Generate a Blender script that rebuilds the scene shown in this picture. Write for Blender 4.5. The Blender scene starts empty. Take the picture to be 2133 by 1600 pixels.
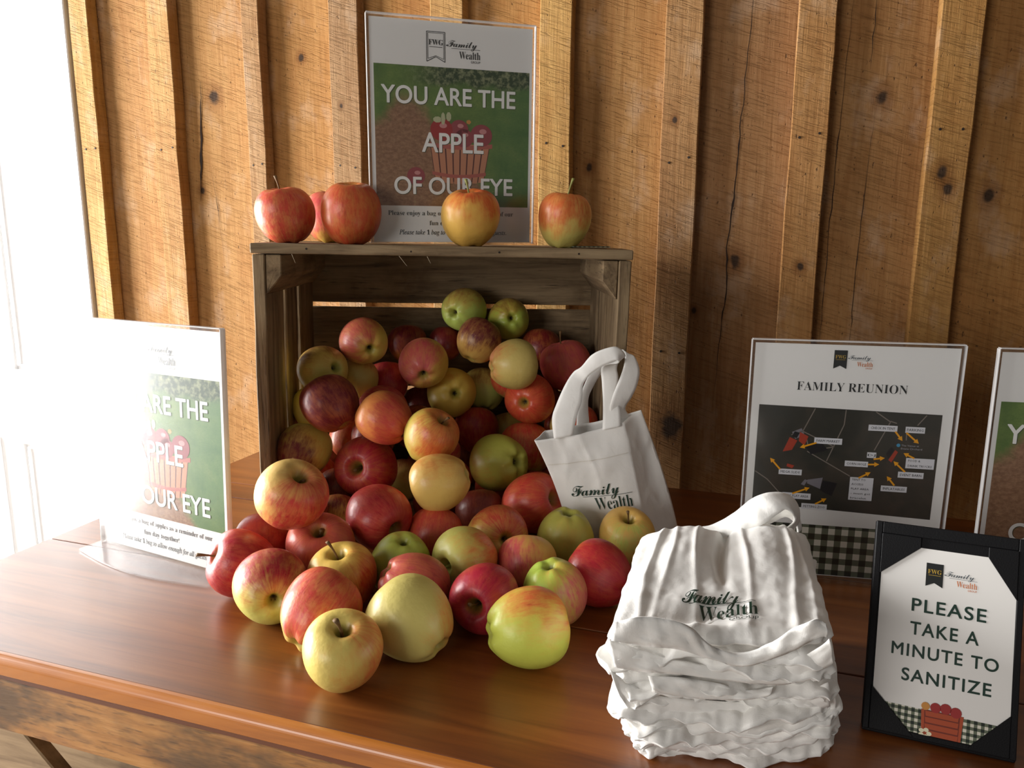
import bpy, bmesh, math, random
from mathutils import Vector, Matrix, Quaternion, noise
from math import sin, cos, pi, radians, sqrt, atan2, hypot
random.seed(11)
SC = bpy.context.scene
COL = SC.collection

# ------------------------------------------------------------ camera, light, exposure
cam_data = bpy.data.cameras.new('camera')
cam_data.sensor_width = 36.0
cam_data.lens = 1600.0 / 2133.0 * 36.0
cam_data.clip_start = 0.02
cam = bpy.data.objects.new('camera', cam_data)
COL.objects.link(cam)
_P, _R = radians(11.0), radians(0.39)
_fw = Vector((0, cos(_P), -sin(_P))); _r0 = Vector((1, 0, 0)); _u0 = _r0.cross(_fw)
_r = _r0 * cos(_R) + _u0 * sin(_R); _u = _u0 * cos(_R) - _r0 * sin(_R)
cam.matrix_world = Matrix(((_r.x, _u.x, -_fw.x, 0), (_r.y, _u.y, -_fw.y, 0), (_r.z, _u.z, -_fw.z, 1.14), (0, 0, 0, 1)))
SC.camera = cam

world = bpy.data.worlds.new('world'); SC.world = world; world.use_nodes = True
world.node_tree.nodes['Background'].inputs[0].default_value = (1.0, 0.93, 0.86, 1)
world.node_tree.nodes['Background'].inputs[1].default_value = 0.12

def area(name, loc, target, sx, sy, power, color):
    d = bpy.data.lights.new(name, 'AREA'); d.shape = 'RECTANGLE'; d.size = sx; d.size_y = sy
    d.energy = power; d.color = color
    o = bpy.data.objects.new(name, d); COL.objects.link(o); o.location = loc
    o.rotation_euler = (Vector(target) - Vector(loc)).to_track_quat('-Z', 'Y').to_euler()
    return o
area('daylight_left_glass_door', (-2.7, 1.25, 1.05), (0.0, 1.12, 0.85), 1.4, 1.9, 235, (1.0, 0.985, 0.965))
area('fill_light_behind_camera', (-2.5, -1.9, 1.5), (0.0, 0.9, 0.9), 1.6, 1.3, 50, (1.0, 0.96, 0.92))  # added fill lamp, lifts the faces turned to the camera
SC.view_settings.view_transform = 'Standard'
SC.view_settings.look = 'None'
SC.view_settings.gamma = 1.0
SC.view_settings.use_curve_mapping = False
SC.view_settings.exposure = 0.2

# ------------------------------------------------------------ helpers
def tag(o, label=None, cat=None, group=None, kind=None):
    if label: o['label'] = label
    if cat: o['category'] = cat
    if group: o['group'] = group
    if kind: o['kind'] = kind
    return o

def empty(name, loc=(0, 0, 0), rz=0.0, parent=None):
    o = bpy.data.objects.new(name, None); COL.objects.link(o)
    o.empty_display_size = 0.02
    o.location = loc; o.rotation_euler = (0, 0, rz)
    if parent: o.parent = parent
    return o

def mesh_obj(name, verts, faces, mat=None, parent=None, smooth=False):
    me = bpy.data.meshes.new(name)
    me.from_pydata([tuple(v) for v in verts], [], faces)
    me.validate(); me.update()
    if smooth:
        me.polygons.foreach_set('use_smooth', [True] * len(me.polygons))
    o = bpy.data.objects.new(name, me); COL.objects.link(o)
    if mat: me.materials.append(mat)
    if parent: o.parent = parent
    return o

def bm_obj(name, bm, mat=None, parent=None, smooth=False):
    me = bpy.data.meshes.new(name); bm.to_mesh(me); bm.free()
    if smooth:
        me.polygons.foreach_set('use_smooth', [True] * len(me.polygons))
    o = bpy.data.objects.new(name, me); COL.objects.link(o)
    if mat: me.materials.append(mat)
    if parent: o.parent = parent
    return o

def box_bm(x0, x1, y0, y1, z0, z1, bev=0.0, seg=1, jit=0.0, cuts=0, axis=0):
    """a bevelled, slightly uneven board"""
    bm = bmesh.new()
    bmesh.ops.create_cube(bm, size=1.0)
    for v in bm.verts:
        v.co = Vector((x0 + (v.co.x + .5) * (x1 - x0), y0 + (v.co.y + .5) * (y1 - y0), z0 + (v.co.z + .5) * (z1 - z0)))
    if cuts:
        es = [e for e in bm.edges if abs((e.verts[0].co - e.verts[1].co)[axis]) > 1e-6 and
              sum(abs(c) > 1e-6 for c in (e.verts[0].co - e.verts[1].co)) == 1]
        bmesh.ops.subdivide_edges(bm, edges=es, cuts=cuts, use_grid_fill=True)
        if jit:
            s = random.random() * 90
            for v in bm.verts:
                n = noise.noise_vector(Vector((v.co.x * 9 + s, v.co.y * 9, v.co.z * 9)))
                n2 = noise.noise_vector(Vector((v.co.x * 40 + s, v.co.y * 40, v.co.z * 40)))
                d = n * jit + n2 * jit * .4; d[axis] = 0
                v.co += d
    if bev:
        es = [e for e in bm.edges if len(e.link_faces) == 2 and e.calc_face_angle(0) > .9]
        bmesh.ops.bevel(bm, geom=es, offset=bev, segments=seg, affect='EDGES', profile=.5, clamp_overlap=True)
    return bm

def prism(name, pts, y0, y1, mat, parent, axis='y', bev=0.0):
    """extrude a 2D outline (x,z) from y0 to y1"""
    bm = bmesh.new()
    a = [bm.verts.new((p[0], y0, p[1])) for p in pts]
    b = [bm.verts.new((p[0], y1, p[1])) for p in pts]
    bm.faces.new(a); bm.faces.new(list(reversed(b)))
    n = len(pts)
    for i in range(n):
        j = (i + 1) % n
        bm.faces.new((a[j], a[i], b[i], b[j]))
    bmesh.ops.recalc_face_normals(bm, faces=bm.faces)
    if bev: bmesh.ops.bevel(bm, geom=list(bm.edges), offset=bev, segments=1, affect='EDGES')
    return bm_obj(name, bm, mat, parent)

def S(r, g, b):
    f = lambda c: (c / 255) / 12.92 if c / 255 <= .04045 else ((c / 255 + .055) / 1.055) ** 2.4
    return (f(r), f(g), f(b), 1.0)

class NT:
    def __init__(s, name):
        s.m = bpy.data.materials.new(name); s.m.use_nodes = True
        s.t = s.m.node_tree; s.b = s.t.nodes['Principled BSDF']; s.out = s.t.nodes['Material Output']
    def n(s, typ, ins=None, **kw):
        nd = s.t.nodes.new('ShaderNode' + typ)
        for k, v in kw.items(): setattr(nd, k, v)
        for k, v in (ins or {}).items(): s.put(nd.inputs[k], v)
        return nd
    def put(s, sock, v):
        if isinstance(v, bpy.types.NodeSocket): s.t.links.new(v, sock)
        elif isinstance(v, bpy.types.Node): s.t.links.new(v.outputs[0], sock)
        else:
            if hasattr(sock.default_value, '__len__') and not hasattr(v, '__len__'): v = [v] * len(sock.default_value)
            if sock.type == 'RGBA' and len(v) == 3: v = (*v, 1)
            if sock.type == 'VECTOR' and len(v) == 4: v = v[:3]
            sock.default_value = v
    def math(s, op, a, b=0.0, c=None, clamp=False):
        nd = s.n('Math', operation=op, use_clamp=clamp); s.put(nd.inputs[0], a); s.put(nd.inputs[1], b)
        if c is not None: s.put(nd.inputs[2], c)
        return nd.outputs[0]
    def vmath(s, op, a, b=(0, 0, 0)):
        nd = s.n('VectorMath', operation=op); s.put(nd.inputs[0], a); s.put(nd.inputs[1], b)
        return nd.outputs['Value'] if op in ('DOT_PRODUCT', 'LENGTH', 'DISTANCE') else nd.outputs[0]
    def coord(s, kind='Object'): return s.n('TexCoord').outputs[kind]
    def mapn(s, vec, sc=(1, 1, 1), loc=(0, 0, 0), rot=(0, 0, 0)):
        return s.n('Mapping', {'Vector': vec, 'Scale': sc, 'Location': loc, 'Rotation': rot}).outputs[0]
    def noise(s, vec, scale=5, detail=4, rough=.55, dist=0):
        return s.n('TexNoise', {'Vector': vec, 'Scale': scale, 'Detail': detail, 'Roughness': rough, 'Distortion': dist}).outputs[0]
    def ramp(s, fac, stops):
        nd = s.n('ValToRGB', {'Fac': fac}); cr = nd.color_ramp
        while len(cr.elements) < len(stops): cr.elements.new(.5)
        for e, (p, c) in zip(cr.elements, stops):
            e.position = p; e.color = c if len(c) == 4 else (*c, 1)
        return nd.outputs[0]
    def mix(s, fac, a, b, blend='MIX'):
        nd = s.n('Mix', data_type='RGBA', blend_type=blend)
        s.put(nd.inputs['Factor'], fac)
        s.put([i for i in nd.inputs if i.name == 'A' and i.type == 'RGBA'][0], a)
        s.put([i for i in nd.inputs if i.name == 'B' and i.type == 'RGBA'][0], b)
        return [o for o in nd.outputs if o.type == 'RGBA'][0]
    def smooth(s, v, lo, hi):
        return s.n('MapRange', {'Value': v, 'From Min': lo, 'From Max': hi}, interpolation_type='SMOOTHSTEP').outputs[0]
    def bump(s, h, strength=.3, dist=.001, normal=None):
        ins = {'Height': h, 'Strength': strength, 'Distance': dist}
        if normal is not None: ins['Normal'] = normal
        nd = s.n('Bump', ins); s.put(s.b.inputs['Normal'], nd.outputs[0]); return nd.outputs[0]
    def attr(s, name, out='Vector'):
        return s.n('Attribute', attribute_type='OBJECT', attribute_name=name).outputs[out]
    def set(s, **kw):
        for k, v in kw.items(): s.put(s.b.inputs[k.replace('_', ' ')], v)
        return s.m

def plain(name, col, rough=.5, **kw):
    t = NT(name); return t.set(Base_Color=col, Roughness=rough, **kw)

def separate(t, vec):
    nd = t.n('SeparateXYZ', {'Vector': vec}); return nd.outputs

# ------------------------------------------------------------ materials
def mat_barnwood():
    """rough sawn planks; object z runs along the grain, x across"""
    t = NT('rough_sawn_wood')
    oc = t.coord(); rnd = t.n('ObjectInfo').outputs['Random']
    off = t.n('CombineXYZ', {'X': t.math('MULTIPLY', rnd, 37.0), 'Z': t.math('MULTIPLY', rnd, 91.0)}).outputs[0]
    v = t.vmath('ADD', oc, off)
    x, y, z = separate(t, oc)
    grain = t.noise(t.mapn(v, (48, 48, 2.6)), 1.6, 6, .68, .8)
    fine = t.noise(t.mapn(v, (420, 420, 14)), 1.0, 3, .6)
    blot = t.noise(t.mapn(v, (7, 7, 2.6)), 1.0, 3, .5)
    # slightly slanted band saw marks across the board
    slant = t.math('ADD', z, t.math('MULTIPLY', x, .32))
    sawv = t.n('CombineXYZ', {'X': t.math('MULTIPLY', x, 8.0), 'Y': t.math('MULTIPLY', rnd, 9.0), 'Z': t.math('MULTIPLY', slant, 120.0)}).outputs[0]
    saw = t.noise(sawv, 1.0, 4, .65, .4)
    sawb = t.noise(t.n('CombineXYZ', {'X': t.math('MULTIPLY', x, 22.0), 'Y': t.math('MULTIPLY', rnd, 5.0), 'Z': t.math('MULTIPLY', slant, 330.0)}).outputs[0], 1.0, 2, .6, .6)
    blot2 = t.noise(t.mapn(v, (16, 16, 9)), 1.0, 4, .6)
    pits = t.noise(t.mapn(v, (230, 230, 120)), 1.0, 2, .5)
    tone = t.attr('tone')
    c = t.mix(t.smooth(grain, .32, .68), t.mix(1.0, tone, (.80, .73, .64), 'MULTIPLY'), tone)
    c = t.mix(t.smooth(blot, .45, .75), c, t.mix(1.0, c, (.86, .80, .78), 'MULTIPLY'))
    c = t.mix(t.math('MULTIPLY', t.smooth(saw, .50, .72), .22), c, t.mix(1.0, c, (.55, .48, .42), 'MULTIPLY'))
    c = t.mix(t.math('MULTIPLY', t.smooth(fine, .55, .75), .3), c, t.mix(1.0, c, (.5, .45, .4), 'MULTIPLY'))
    c = t.mix(t.math('MULTIPLY', t.smooth(sawb, .58, .74), .38), c, t.mix(1.0, c, (.60, .50, .42), 'MULTIPLY'))
    c = t.mix(t.math('MULTIPLY', t.smooth(blot2, .50, .70), .6), c, t.mix(1.0, c, (.90, .80, .68), 'MULTIPLY'))
    c = t.mix(t.math('MULTIPLY', t.smooth(blot2, .48, .32), .35), c, t.mix(.5, c, (.62, .50, .38)))
    c = t.mix(t.math('MULTIPLY', t.smooth(pits, .66, .76), .75), c, (.07, .035, .016))
    # one knot per board, where the board has it: (x, z, radius)
    for key in ('knot_a', 'knot_b'):
        k = t.attr(key); kx, kz, kr = separate(t, k)
        dx = t.math('SUBTRACT', x, kx); dz = t.math('MULTIPLY', t.math('SUBTRACT', z, kz), .72)
        wob = t.math('MULTIPLY', t.math('SUBTRACT', t.noise(t.mapn(v, (60, 60, 60)), 1, 2), .5), 1.1)
        d = t.math('ADD', t.math('DIVIDE', t.math('SQRT', t.math('ADD', t.math('MULTIPLY', dx, dx), t.math('MULTIPLY', dz, dz))), t.math('MAXIMUM', kr, .0001)), wob)
        c = t.mix(t.math('MULTIPLY', t.smooth(d, 2.6, .9), .55), c, t.mix(1.0, c, (.50, .36, .24), 'MULTIPLY'))
        c = t.mix(t.math('MULTIPLY', t.smooth(d, 1.05, .45), .92), c, (.030, .017, .010))
    h = t.math('ADD', t.math('MULTIPLY', saw, 1.0), t.math('ADD', t.math('MULTIPLY', grain, .9), t.math('MULTIPLY', fine, .5)))
    h = t.math('SUBTRACT', h, t.smooth(pits, .66, .76))
    h = t.math('SUBTRACT', h, t.math('MULTIPLY', t.smooth(sawb, .5, .7), .8))
    t.bump(h, .8, .0014)
    return t.set(Base_Color=c, Roughness=.78, Specular_IOR_Level=.25)

def mat_crate():
    t = NT('weathered_crate_wood')
    oc = t.coord(); rnd = t.n('ObjectInfo').outputs['Random']
    ax = t.attr('grain_axis')          # stretch factors of the grain
    v = t.vmath('ADD', t.vmath('MULTIPLY', oc, ax), t.n('CombineXYZ', {'X': t.math('MULTIPLY', rnd, 50.0)}).outputs[0])
    g = t.noise(v, 1.0, 6, .65, .5)
    f = t.noise(v, 5.0, 3, .6)
    b = t.noise(t.mapn(oc, (11, 11, 11)), 1, 4, .6)
    c = t.ramp(g, [(.25, S(76, 62, 46)), (.5, S(132, 112, 85)), (.78, S(168, 147, 114))])
    c = t.mix(t.smooth(b, .48, .7), c, t.mix(1.0, c, (.62, .58, .55), 'MULTIPLY'))
    c = t.mix(t.math('MULTIPLY', t.smooth(f, .58, .75), .7), c, (.02, .014, .01))
    t.bump(t.math('ADD', g, t.math('MULTIPLY', f, .5)), .7, .0012)
    return t.set(Base_Color=c, Roughness=.8, Specular_IOR_Level=.25)

def mat_table(name='varnished_pine', rough=.30, base=(S(92, 45, 14), S(130, 71, 24), S(154, 92, 36)), coat=.75):
    t = NT(name)
    oc = t.coord(); rnd = t.n('ObjectInfo').outputs['Random']
    v = t.vmath('ADD', oc, t.n('CombineXYZ', {'X': t.math('MULTIPLY', rnd, 13.0), 'Y': t.math('MULTIPLY', rnd, 7.0)}).outputs[0])
    g = t.noise(t.mapn(v, (1.6, 26, 26)), 1.4, 5, .6, .9)
    w = t.noise(t.mapn(v, (5, 160, 160)), 1.0, 3, .6)
    b = t.noise(t.mapn(v, (3.5, 6, 6)), 1, 3, .5)
    c = t.ramp(g, [(.28, base[0]), (.52, base[1]), (.78, base[2])])
    c = t.mix(t.math('MULTIPLY', t.smooth(w, .52, .72), .35), c, t.mix(1.0, c, (.55, .42, .35), 'MULTIPLY'))
    c = t.mix(t.smooth(b, .45, .72), c, t.mix(1.0, c, (.72, .62, .55), 'MULTIPLY'))
    vo = t.n('TexVoronoi', {'Vector': t.mapn(v, (5.5, 11, 11)), 'Scale': 1.0, 'Randomness': 1.0})
    dd = t.math('ADD', vo.outputs['Distance'], t.math('MULTIPLY', t.math('SUBTRACT', t.noise(t.mapn(v, (90, 130, 130)), 1, 2), .5), .06))
    c = t.mix(t.math('MULTIPLY', t.smooth(dd, .085, .05), .8), c, (.035, .018, .010))
    t.bump(t.math('ADD', g, t.math('MULTIPLY', w, .4)), .10, .0006)
    r = t.math('ADD', rough, t.math('MULTIPLY', t.noise(t.mapn(oc, (9, 9, 9)), 1, 3), .12))
    return t.set(Base_Color=c, Roughness=r, Coat_Weight=coat, Coat_Roughness=.30, Specular_IOR_Level=.5)

def mat_apron():
    t = NT('worn_apron_wood')
    oc = t.coord()
    g = t.noise(t.mapn(oc, (5, 40, 60)), 1.2, 6, .65, .5)
    b = t.noise(t.mapn(oc, (5.0, 9, 14)), 1, 5, .65)
    f = t.noise(t.mapn(oc, (34, 200, 260)), 1, 3, .6)
    c = t.ramp(g, [(.3, S(128, 78, 34)), (.55, S(176, 122, 62)), (.8, S(196, 146, 86))])
    c = t.mix(t.math('MULTIPLY', t.smooth(b, .44, .60), .85), c, S(84, 62, 38))
    c = t.mix(t.math('MULTIPLY', t.smooth(f, .52, .7), .55), c, S(58, 40, 24))
    t.bump(t.math('ADD', g, f), .5, .001)
    return t.set(Base_Color=c, Roughness=.62)

def mat_greywood():
    t = NT('grey_leg_wood')
    oc = t.coord()
    g = t.noise(t.mapn(oc, (6, 60, 60)), 1.2, 5, .6, .4)
    b = t.noise(t.mapn(oc, (12, 14, 14)), 1, 4, .6)
    c = t.ramp(g, [(.3, S(122, 96, 66)), (.6, S(168, 140, 104))])
    c = t.mix(t.math('MULTIPLY', t.smooth(b, .5, .66), .7), c, S(78, 60, 42))
    t.bump(g, .4, .001)
    return t.set(Base_Color=c, Roughness=.75)

def mat_cotton(name='white_cotton', col=(.90, .888, .855)):
    t = NT(name)
    oc = t.coord()
    a = t.n('TexWave', {'Vector': oc, 'Scale': 520.0, 'Distortion': .6, 'Detail': 1.0}, wave_type='BANDS', bands_direction='X').outputs[1]
    b = t.n('TexWave', {'Vector': oc, 'Scale': 520.0, 'Distortion': .6, 'Detail': 1.0}, wave_type='BANDS', bands_direction='Z').outputs[1]
    wr = t.noise(t.mapn(oc, (55, 55, 55)), 1.0, 4, .55, .8)
    n1 = t.n('Bump', {'Height': wr, 'Strength': .30, 'Distance': .002}).outputs[0]
    t.bump(t.math('ADD', a, b), .12, .0003, n1)
    return t.set(Base_Color=col, Roughness=.85, Sheen_Weight=.15, Specular_IOR_Level=.2,
                 Subsurface_Weight=0.0)

def mat_acrylic():
    t = NT('clear_acrylic')
    fc = t.n('LayerWeight', {'Blend': .5}).outputs['Facing']
    fr = t.math('ADD', .04, t.math('MULTIPLY', t.math('POWER', fc, 5.0), .9))
    g = t.n('BsdfGlossy', {'Color': (1, 1, 1, 1), 'Roughness': .17}).outputs[0]
    tr = t.n('BsdfTransparent', {'Color': (.975, .98, .985, 1)}).outputs[0]
    mx = t.n('MixShader', {0: t.math('MULTIPLY', fr, 1.0)})
    t.put(mx.inputs[1], tr); t.put(mx.inputs[2], g)
    t.t.links.new(mx.outputs[0], t.out.inputs['Surface'])
    return t.m
def mat_acrylic_edge():
    return plain('acrylic_polished_edge', (.80, .80, .80, 1), .12, Specular_IOR_Level=.8, Alpha=.7)

def mat_apple():
    t = NT('apple_skin')
    oc = t.coord()
    base = t.attr('ground_colour'); bl = t.attr('blush_colour'); bd = t.attr('blush_side'); amt = t.attr('blush_amount', 'Fac')
    seed = t.math('MULTIPLY', t.n('ObjectInfo').outputs['Random'], 40.0)
    x, y, z = separate(t, oc)
    nrm = t.vmath('NORMALIZE', oc)
    off = t.n('CombineXYZ', {'X': seed, 'Y': seed, 'Z': seed}).outputs[0]
    rho = t.math('MAXIMUM', t.math('SQRT', t.math('ADD', t.math('MULTIPLY', x, x), t.math('MULTIPLY', y, y))), .02)
    cx = t.math('DIVIDE', x, rho); cy = t.math('DIVIDE', y, rho)
    lon = t.n('CombineXYZ', {'X': t.math('MULTIPLY', cx, 5.5), 'Y': t.math('MULTIPLY', cy, 5.5), 'Z': t.math('MULTIPLY', z, 1.5)}).outputs[0]
    lon = t.vmath('ADD', lon, off)
    streak = t.noise(lon, 1.6, 5, .7, .25)
    lonf = t.n('CombineXYZ', {'X': t.math('MULTIPLY', cx, 13.0), 'Y': t.math('MULTIPLY', cy, 13.0), 'Z': t.math('MULTIPLY', z, 2.5)}).outputs[0]
    streakf = t.noise(t.vmath('ADD', lonf, off), 1.5, 3, .6, .1)
    soft = t.noise(t.vmath('ADD', oc, off), 1.7, 3, .5)
    d = t.vmath('DOT_PRODUCT', nrm, bd)
    # coverage: amount shifts the border of the blush
    edge = t.math('ADD', t.math('MULTIPLY', t.math('SUBTRACT', soft, .5), 1.5), t.math('MULTIPLY', t.math('SUBTRACT', streak, .5), .95))
    lvl = t.math('ADD', t.math('ADD', d, edge), t.math('SUBTRACT', t.math('MULTIPLY', amt, 2.3), 1.45))
    mask = t.smooth(lvl, -.22, .55)
    patch = t.noise(t.vmath('ADD', oc, off), 2.6, 4, .6)
    mask = t.math('MULTIPLY', mask, t.math('ADD', .62, t.math('ADD', t.math('MULTIPLY', t.smooth(streak, .36, .60), .20), t.math('MULTIPLY', t.smooth(patch, .36, .62), .18))))
    # warm transition between ground colour and blush
    mid = t.mix(.5, base, bl)
    warm = t.mix(.55, mid, S(224, 138, 58))
    c = t.mix(t.smooth(lvl, -.7, .1), base, t.mix(.55, base, warm))
    c = t.mix(mask, c, bl)
    c = t.mix(t.math('MULTIPLY', t.math('MULTIPLY', t.smooth(streakf, .54, .68), mask), .45), c, t.mix(1.0, bl, (.55, .38, .42), 'MULTIPLY'))
    # small pale lenticels
    vo = t.n('TexVoronoi', {'Vector': t.vmath('ADD', nrm, off), 'Scale': 13.0, 'Randomness': 1.0}).outputs['Distance']
    c = t.mix(t.math('MULTIPLY', t.smooth(vo, .085, .045), .38), c, S(232, 200, 140))
    # cavities are greener and russet
    hole = t.smooth(rho, .30, .10)
    c = t.mix(t.math('MULTIPLY', hole, .75), c, S(150, 148, 62))
    c = t.mix(t.math('MULTIPLY', t.smooth(rho, .13, .04), .85), c, S(70, 54, 26))
    t.bump(t.noise(oc, 5.0, 2, .5), .05, .02)
    return t.set(Base_Color=c, Roughness=.42, Specular_IOR_Level=.40, Coat_Weight=.12, Coat_Roughness=.22,
                 Subsurface_Weight=.0)

def mat_orchard():
    """the printed orchard photograph, in sign coordinates (metres): x right, z up"""
    t = NT('printed_orchard_photo')
    oc = t.coord(); x, y, z = separate(t, oc)
    n1 = t.noise(t.mapn(oc, (30, 30, 30)), 1, 4, .6); n2 = t.noise(t.mapn(oc, (150, 150, 230)), 1, 4, .7)
    n3 = t.noise(t.mapn(oc, (260, 260, 620)), 1, 3, .7)
    c = t.ramp(n1, [(.3, S(78, 108, 46)), (.55, S(104, 130, 60)), (.8, S(132, 146, 74))])
    c = t.mix(t.math('MULTIPLY', t.smooth(n3, .45, .7), .45), c, S(80, 106, 46))
    c = t.mix(t.math('MULTIPLY', t.smooth(t.math('SUBTRACT', x, t.math('MULTIPLY', z, .05)), .11, .19), .35), c, S(52, 110, 66))
    # earth path on the left, widening downwards
    pw = t.math('ADD', t.math('MULTIPLY', t.math('SUBTRACT', .205, z), .80), t.math('MULTIPLY', t.math('SUBTRACT', n1, .5), .05))
    dpath = t.math('SUBTRACT', t.math('ABSOLUTE', t.math('SUBTRACT', x, .045)), pw)
    pm = t.math('MULTIPLY', t.smooth(dpath, .006, -.016), t.smooth(z, .198, .170))
    earth = t.mix(t.smooth(n2, .35, .7), S(134, 88, 66), S(170, 124, 96))
    c = t.mix(t.math('MULTIPLY', pm, .88), c, earth)
    # bushes along the top
    bm_ = t.smooth(t.math('ADD', z, t.math('MULTIPLY', t.math('SUBTRACT', n1, .5), .03)), .196, .208)
    bm_ = t.math('MULTIPLY', bm_, t.smooth(x, .03, .10))
    bush = t.mix(t.smooth(t.noise(t.mapn(oc, (130, 130, 130)), 1, 3, .7), .42, .66), S(46, 66, 34), S(136, 142, 104))
    c = t.mix(bm_, c, bush)
    c = t.mix(t.math('MULTIPLY', t.math('MULTIPLY', t.smooth(n2, .60, .72), t.smooth(z, .12, .06)), .5), c, S(150, 160, 96))
    return t.set(Base_Color=c, Roughness=.55)

def mat_aerial():
    t = NT('printed_aerial_map')
    oc = t.coord()
    n1 = t.noise(t.mapn(oc, (22, 22, 22)), 1, 5, .6, .5); n2 = t.noise(t.mapn(oc, (120, 120, 120)), 1, 4, .7)
    c = t.ramp(n1, [(.3, S(40, 42, 36)), (.5, S(54, 52, 44)), (.75, S(74, 64, 54))])
    c = t.mix(t.math('MULTIPLY', t.smooth(n2, .5, .75), .4), c, S(38, 38, 34))
    return t.set(Base_Color=c, Roughness=.5)

def mat_gingham(name, cell):
    t = NT(name)
    oc = t.coord(); x, y, z = separate(t, oc)
    def st(v): return t.smooth(t.math('FRACT', t.math('DIVIDE', t.math('ADD', v, 1.0), cell * 2)), .49, .51)
    a = st(x); b = st(z); s = t.math('MULTIPLY', t.math('ADD', a, b), .5)
    c = t.ramp(s, [(0.0, S(226, 222, 206)), (.5, S(104, 112, 92)), (1.0, S(26, 38, 28))])
    return t.set(Base_Color=c, Roughness=.6)

WOOD = mat_barnwood(); CRATE = mat_crate(); TABLE = mat_table()
TABLE_EDGE = mat_table('varnished_table_edge', .26, (S(150, 84, 28), S(190, 116, 44), S(206, 134, 58)), .5)
APRON = mat_apron(); GREYWOOD = mat_greywood(); COTTON = mat_cotton(); ACRYL = mat_acrylic(); ACRYL_EDGE = mat_acrylic_edge()
APPLE = mat_apple(); ORCHARD = mat_orchard(); AERIAL = mat_aerial(); GINGHAM = mat_gingham('printed_gingham', .0072)
GINGHAM_S = mat_gingham('printed_small_gingham', .0024)
PAPER = plain('white_paper', S(240, 238, 234), .6); INK = plain('black_ink', S(20, 24, 24), .5)
GREENINK = plain('dark_green_ink', S(16, 52, 40), .5); GOLDINK = plain('gold_ink', S(196, 160, 60), .5)
ORANGEINK = plain('orange_ink', S(204, 120, 66), .5); GREYINK = plain('grey_ink', S(84, 92, 98), .5)
WHITEINK = plain('white_print', S(244, 243, 238), .55); YELLOWINK = plain('amber_print', S(242, 166, 22), .5)
WHITEPAINT = plain('white_door_paint', (.90, .90, .90, 1), .35)
LEATHER = None
STEM = plain('apple_stem', S(112, 84, 48), .7); STEMG = plain('green_apple_stem', S(140, 140, 74), .6); CALYX = plain('apple_calyx', S(52, 44, 26), .85)
NAIL = plain('rusty_nail', S(38, 28, 22), .6, Metallic=.4); SEAM = plain('cotton_thread', (.70, .66, .56, 1), .9)

# ------------------------------------------------------------ lettering
def glyph_string(txt, style):
    if style in ('sans', 'sansb', 'sansl'): return txt
    base = {'serif': 0x1D400, 'serifi': 0x1D434, 'script': 0x1D4D0}[style]
    o = ''
    for ch in txt:
        if ch == 'h' and style == 'serifi': o += '\u210e'
        elif 'A' <= ch <= 'Z': o += chr(base + ord(ch) - 65)
        elif 'a' <= ch <= 'z': o += chr(base + 26 + ord(ch) - 97)
        elif ch.isdigit() and style in ('serif', 'serifi'): o += chr(0x1D7CE + int(ch))
        else: o += ch
    return o
_gc = {}
def glyphs(txt, style='sans', weight=0.0, res=3, space=1.0):
    """flat outlines of a line of text: (verts 2D, faces), normalised so x in 0..1 and baseline-to-cap box of its own"""
    key = (txt, style, weight, res, space)
    if key in _gc: return _gc[key]
    cu = bpy.data.curves.new('lettering', 'FONT'); cu.body = glyph_string(txt, style)
    cu.size = 1.0; cu.resolution_u = res; cu.offset = min(weight, 0.0) if style[:4] == 'sans' else weight; cu.fill_mode = 'FRONT'; cu.space_character = space * (.87 if style == 'script' else 1)
    cu.dimensions = '2D'
    o = bpy.data.objects.new('lettering', cu); COL.objects.link(o)
    bpy.context.view_layer.update()
    me = o.to_mesh()
    vs = [(v.co.x, v.co.y, 0) for v in me.vertices]; fs = [tuple(p.vertices) for p in me.polygons]
    o.to_mesh_clear(); bpy.data.objects.remove(o); bpy.data.curves.remove(cu)
    if not vs: vs = [(0, 0, 0), (1, 0, 0), (1, 1, 0)]; fs = []
    if style[:4] == 'sans' and weight > 0:      # bolder strokes: a ring of shifted copies
        v0, f0 = vs, fs; vs, fs = list(v0), list(f0)
        for k in range(8):
            b = len(vs); vs += [(x + weight * cos(k * pi / 4), y + weight * sin(k * pi / 4), k + 1) for x, y, _ in v0]; fs += [tuple(i + b for i in f) for f in f0]
    _gc[key] = (vs, fs)
    return _gc[key]

def fit(gl, x0, x1, z0, z1=None, capref=None):
    """scale outlines into [x0,x1]; z0 is the baseline; z1 the cap height line (None keeps the aspect)"""
    vs, fs = gl
    ax = min(v[0] for v in vs); bx = max(v[0] for v in vs)
    sx = (x1 - x0) / max(1e-6, bx - ax)
    sz = sx if z1 is None else (z1 - z0) / (capref or .70)
    return [(x0 + (v[0] - ax) * sx, z0 + v[1] * sz, v[2]) for v in vs], fs

def printed(name, parent, txt, style, x0, x1, z0, z1, mat, y=-.0008, weight=0.0, cap=.70, res=3, space=1.0):
    vs, fs = fit(glyphs(txt, style, weight, res, space), x0, x1, z0, z1, cap)
    return mesh_obj(name, [(a, y + l * 3e-6, b) for a, b, l in vs], fs, mat, parent)

def flat(name, parent, pts, mat, y):
    return mesh_obj(name, [(p[0], y, p[1]) for p in pts], [tuple(range(len(pts)))], mat, parent)

def flats(name, parent, polys, mat, y):
    vs, fs = [], []
    for p in polys:
        b = len(vs); vs += [(q[0], y, q[1]) for q in p]; fs.append(tuple(range(b, b + len(p))))
    return mesh_obj(name, vs, fs, mat, parent)

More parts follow.
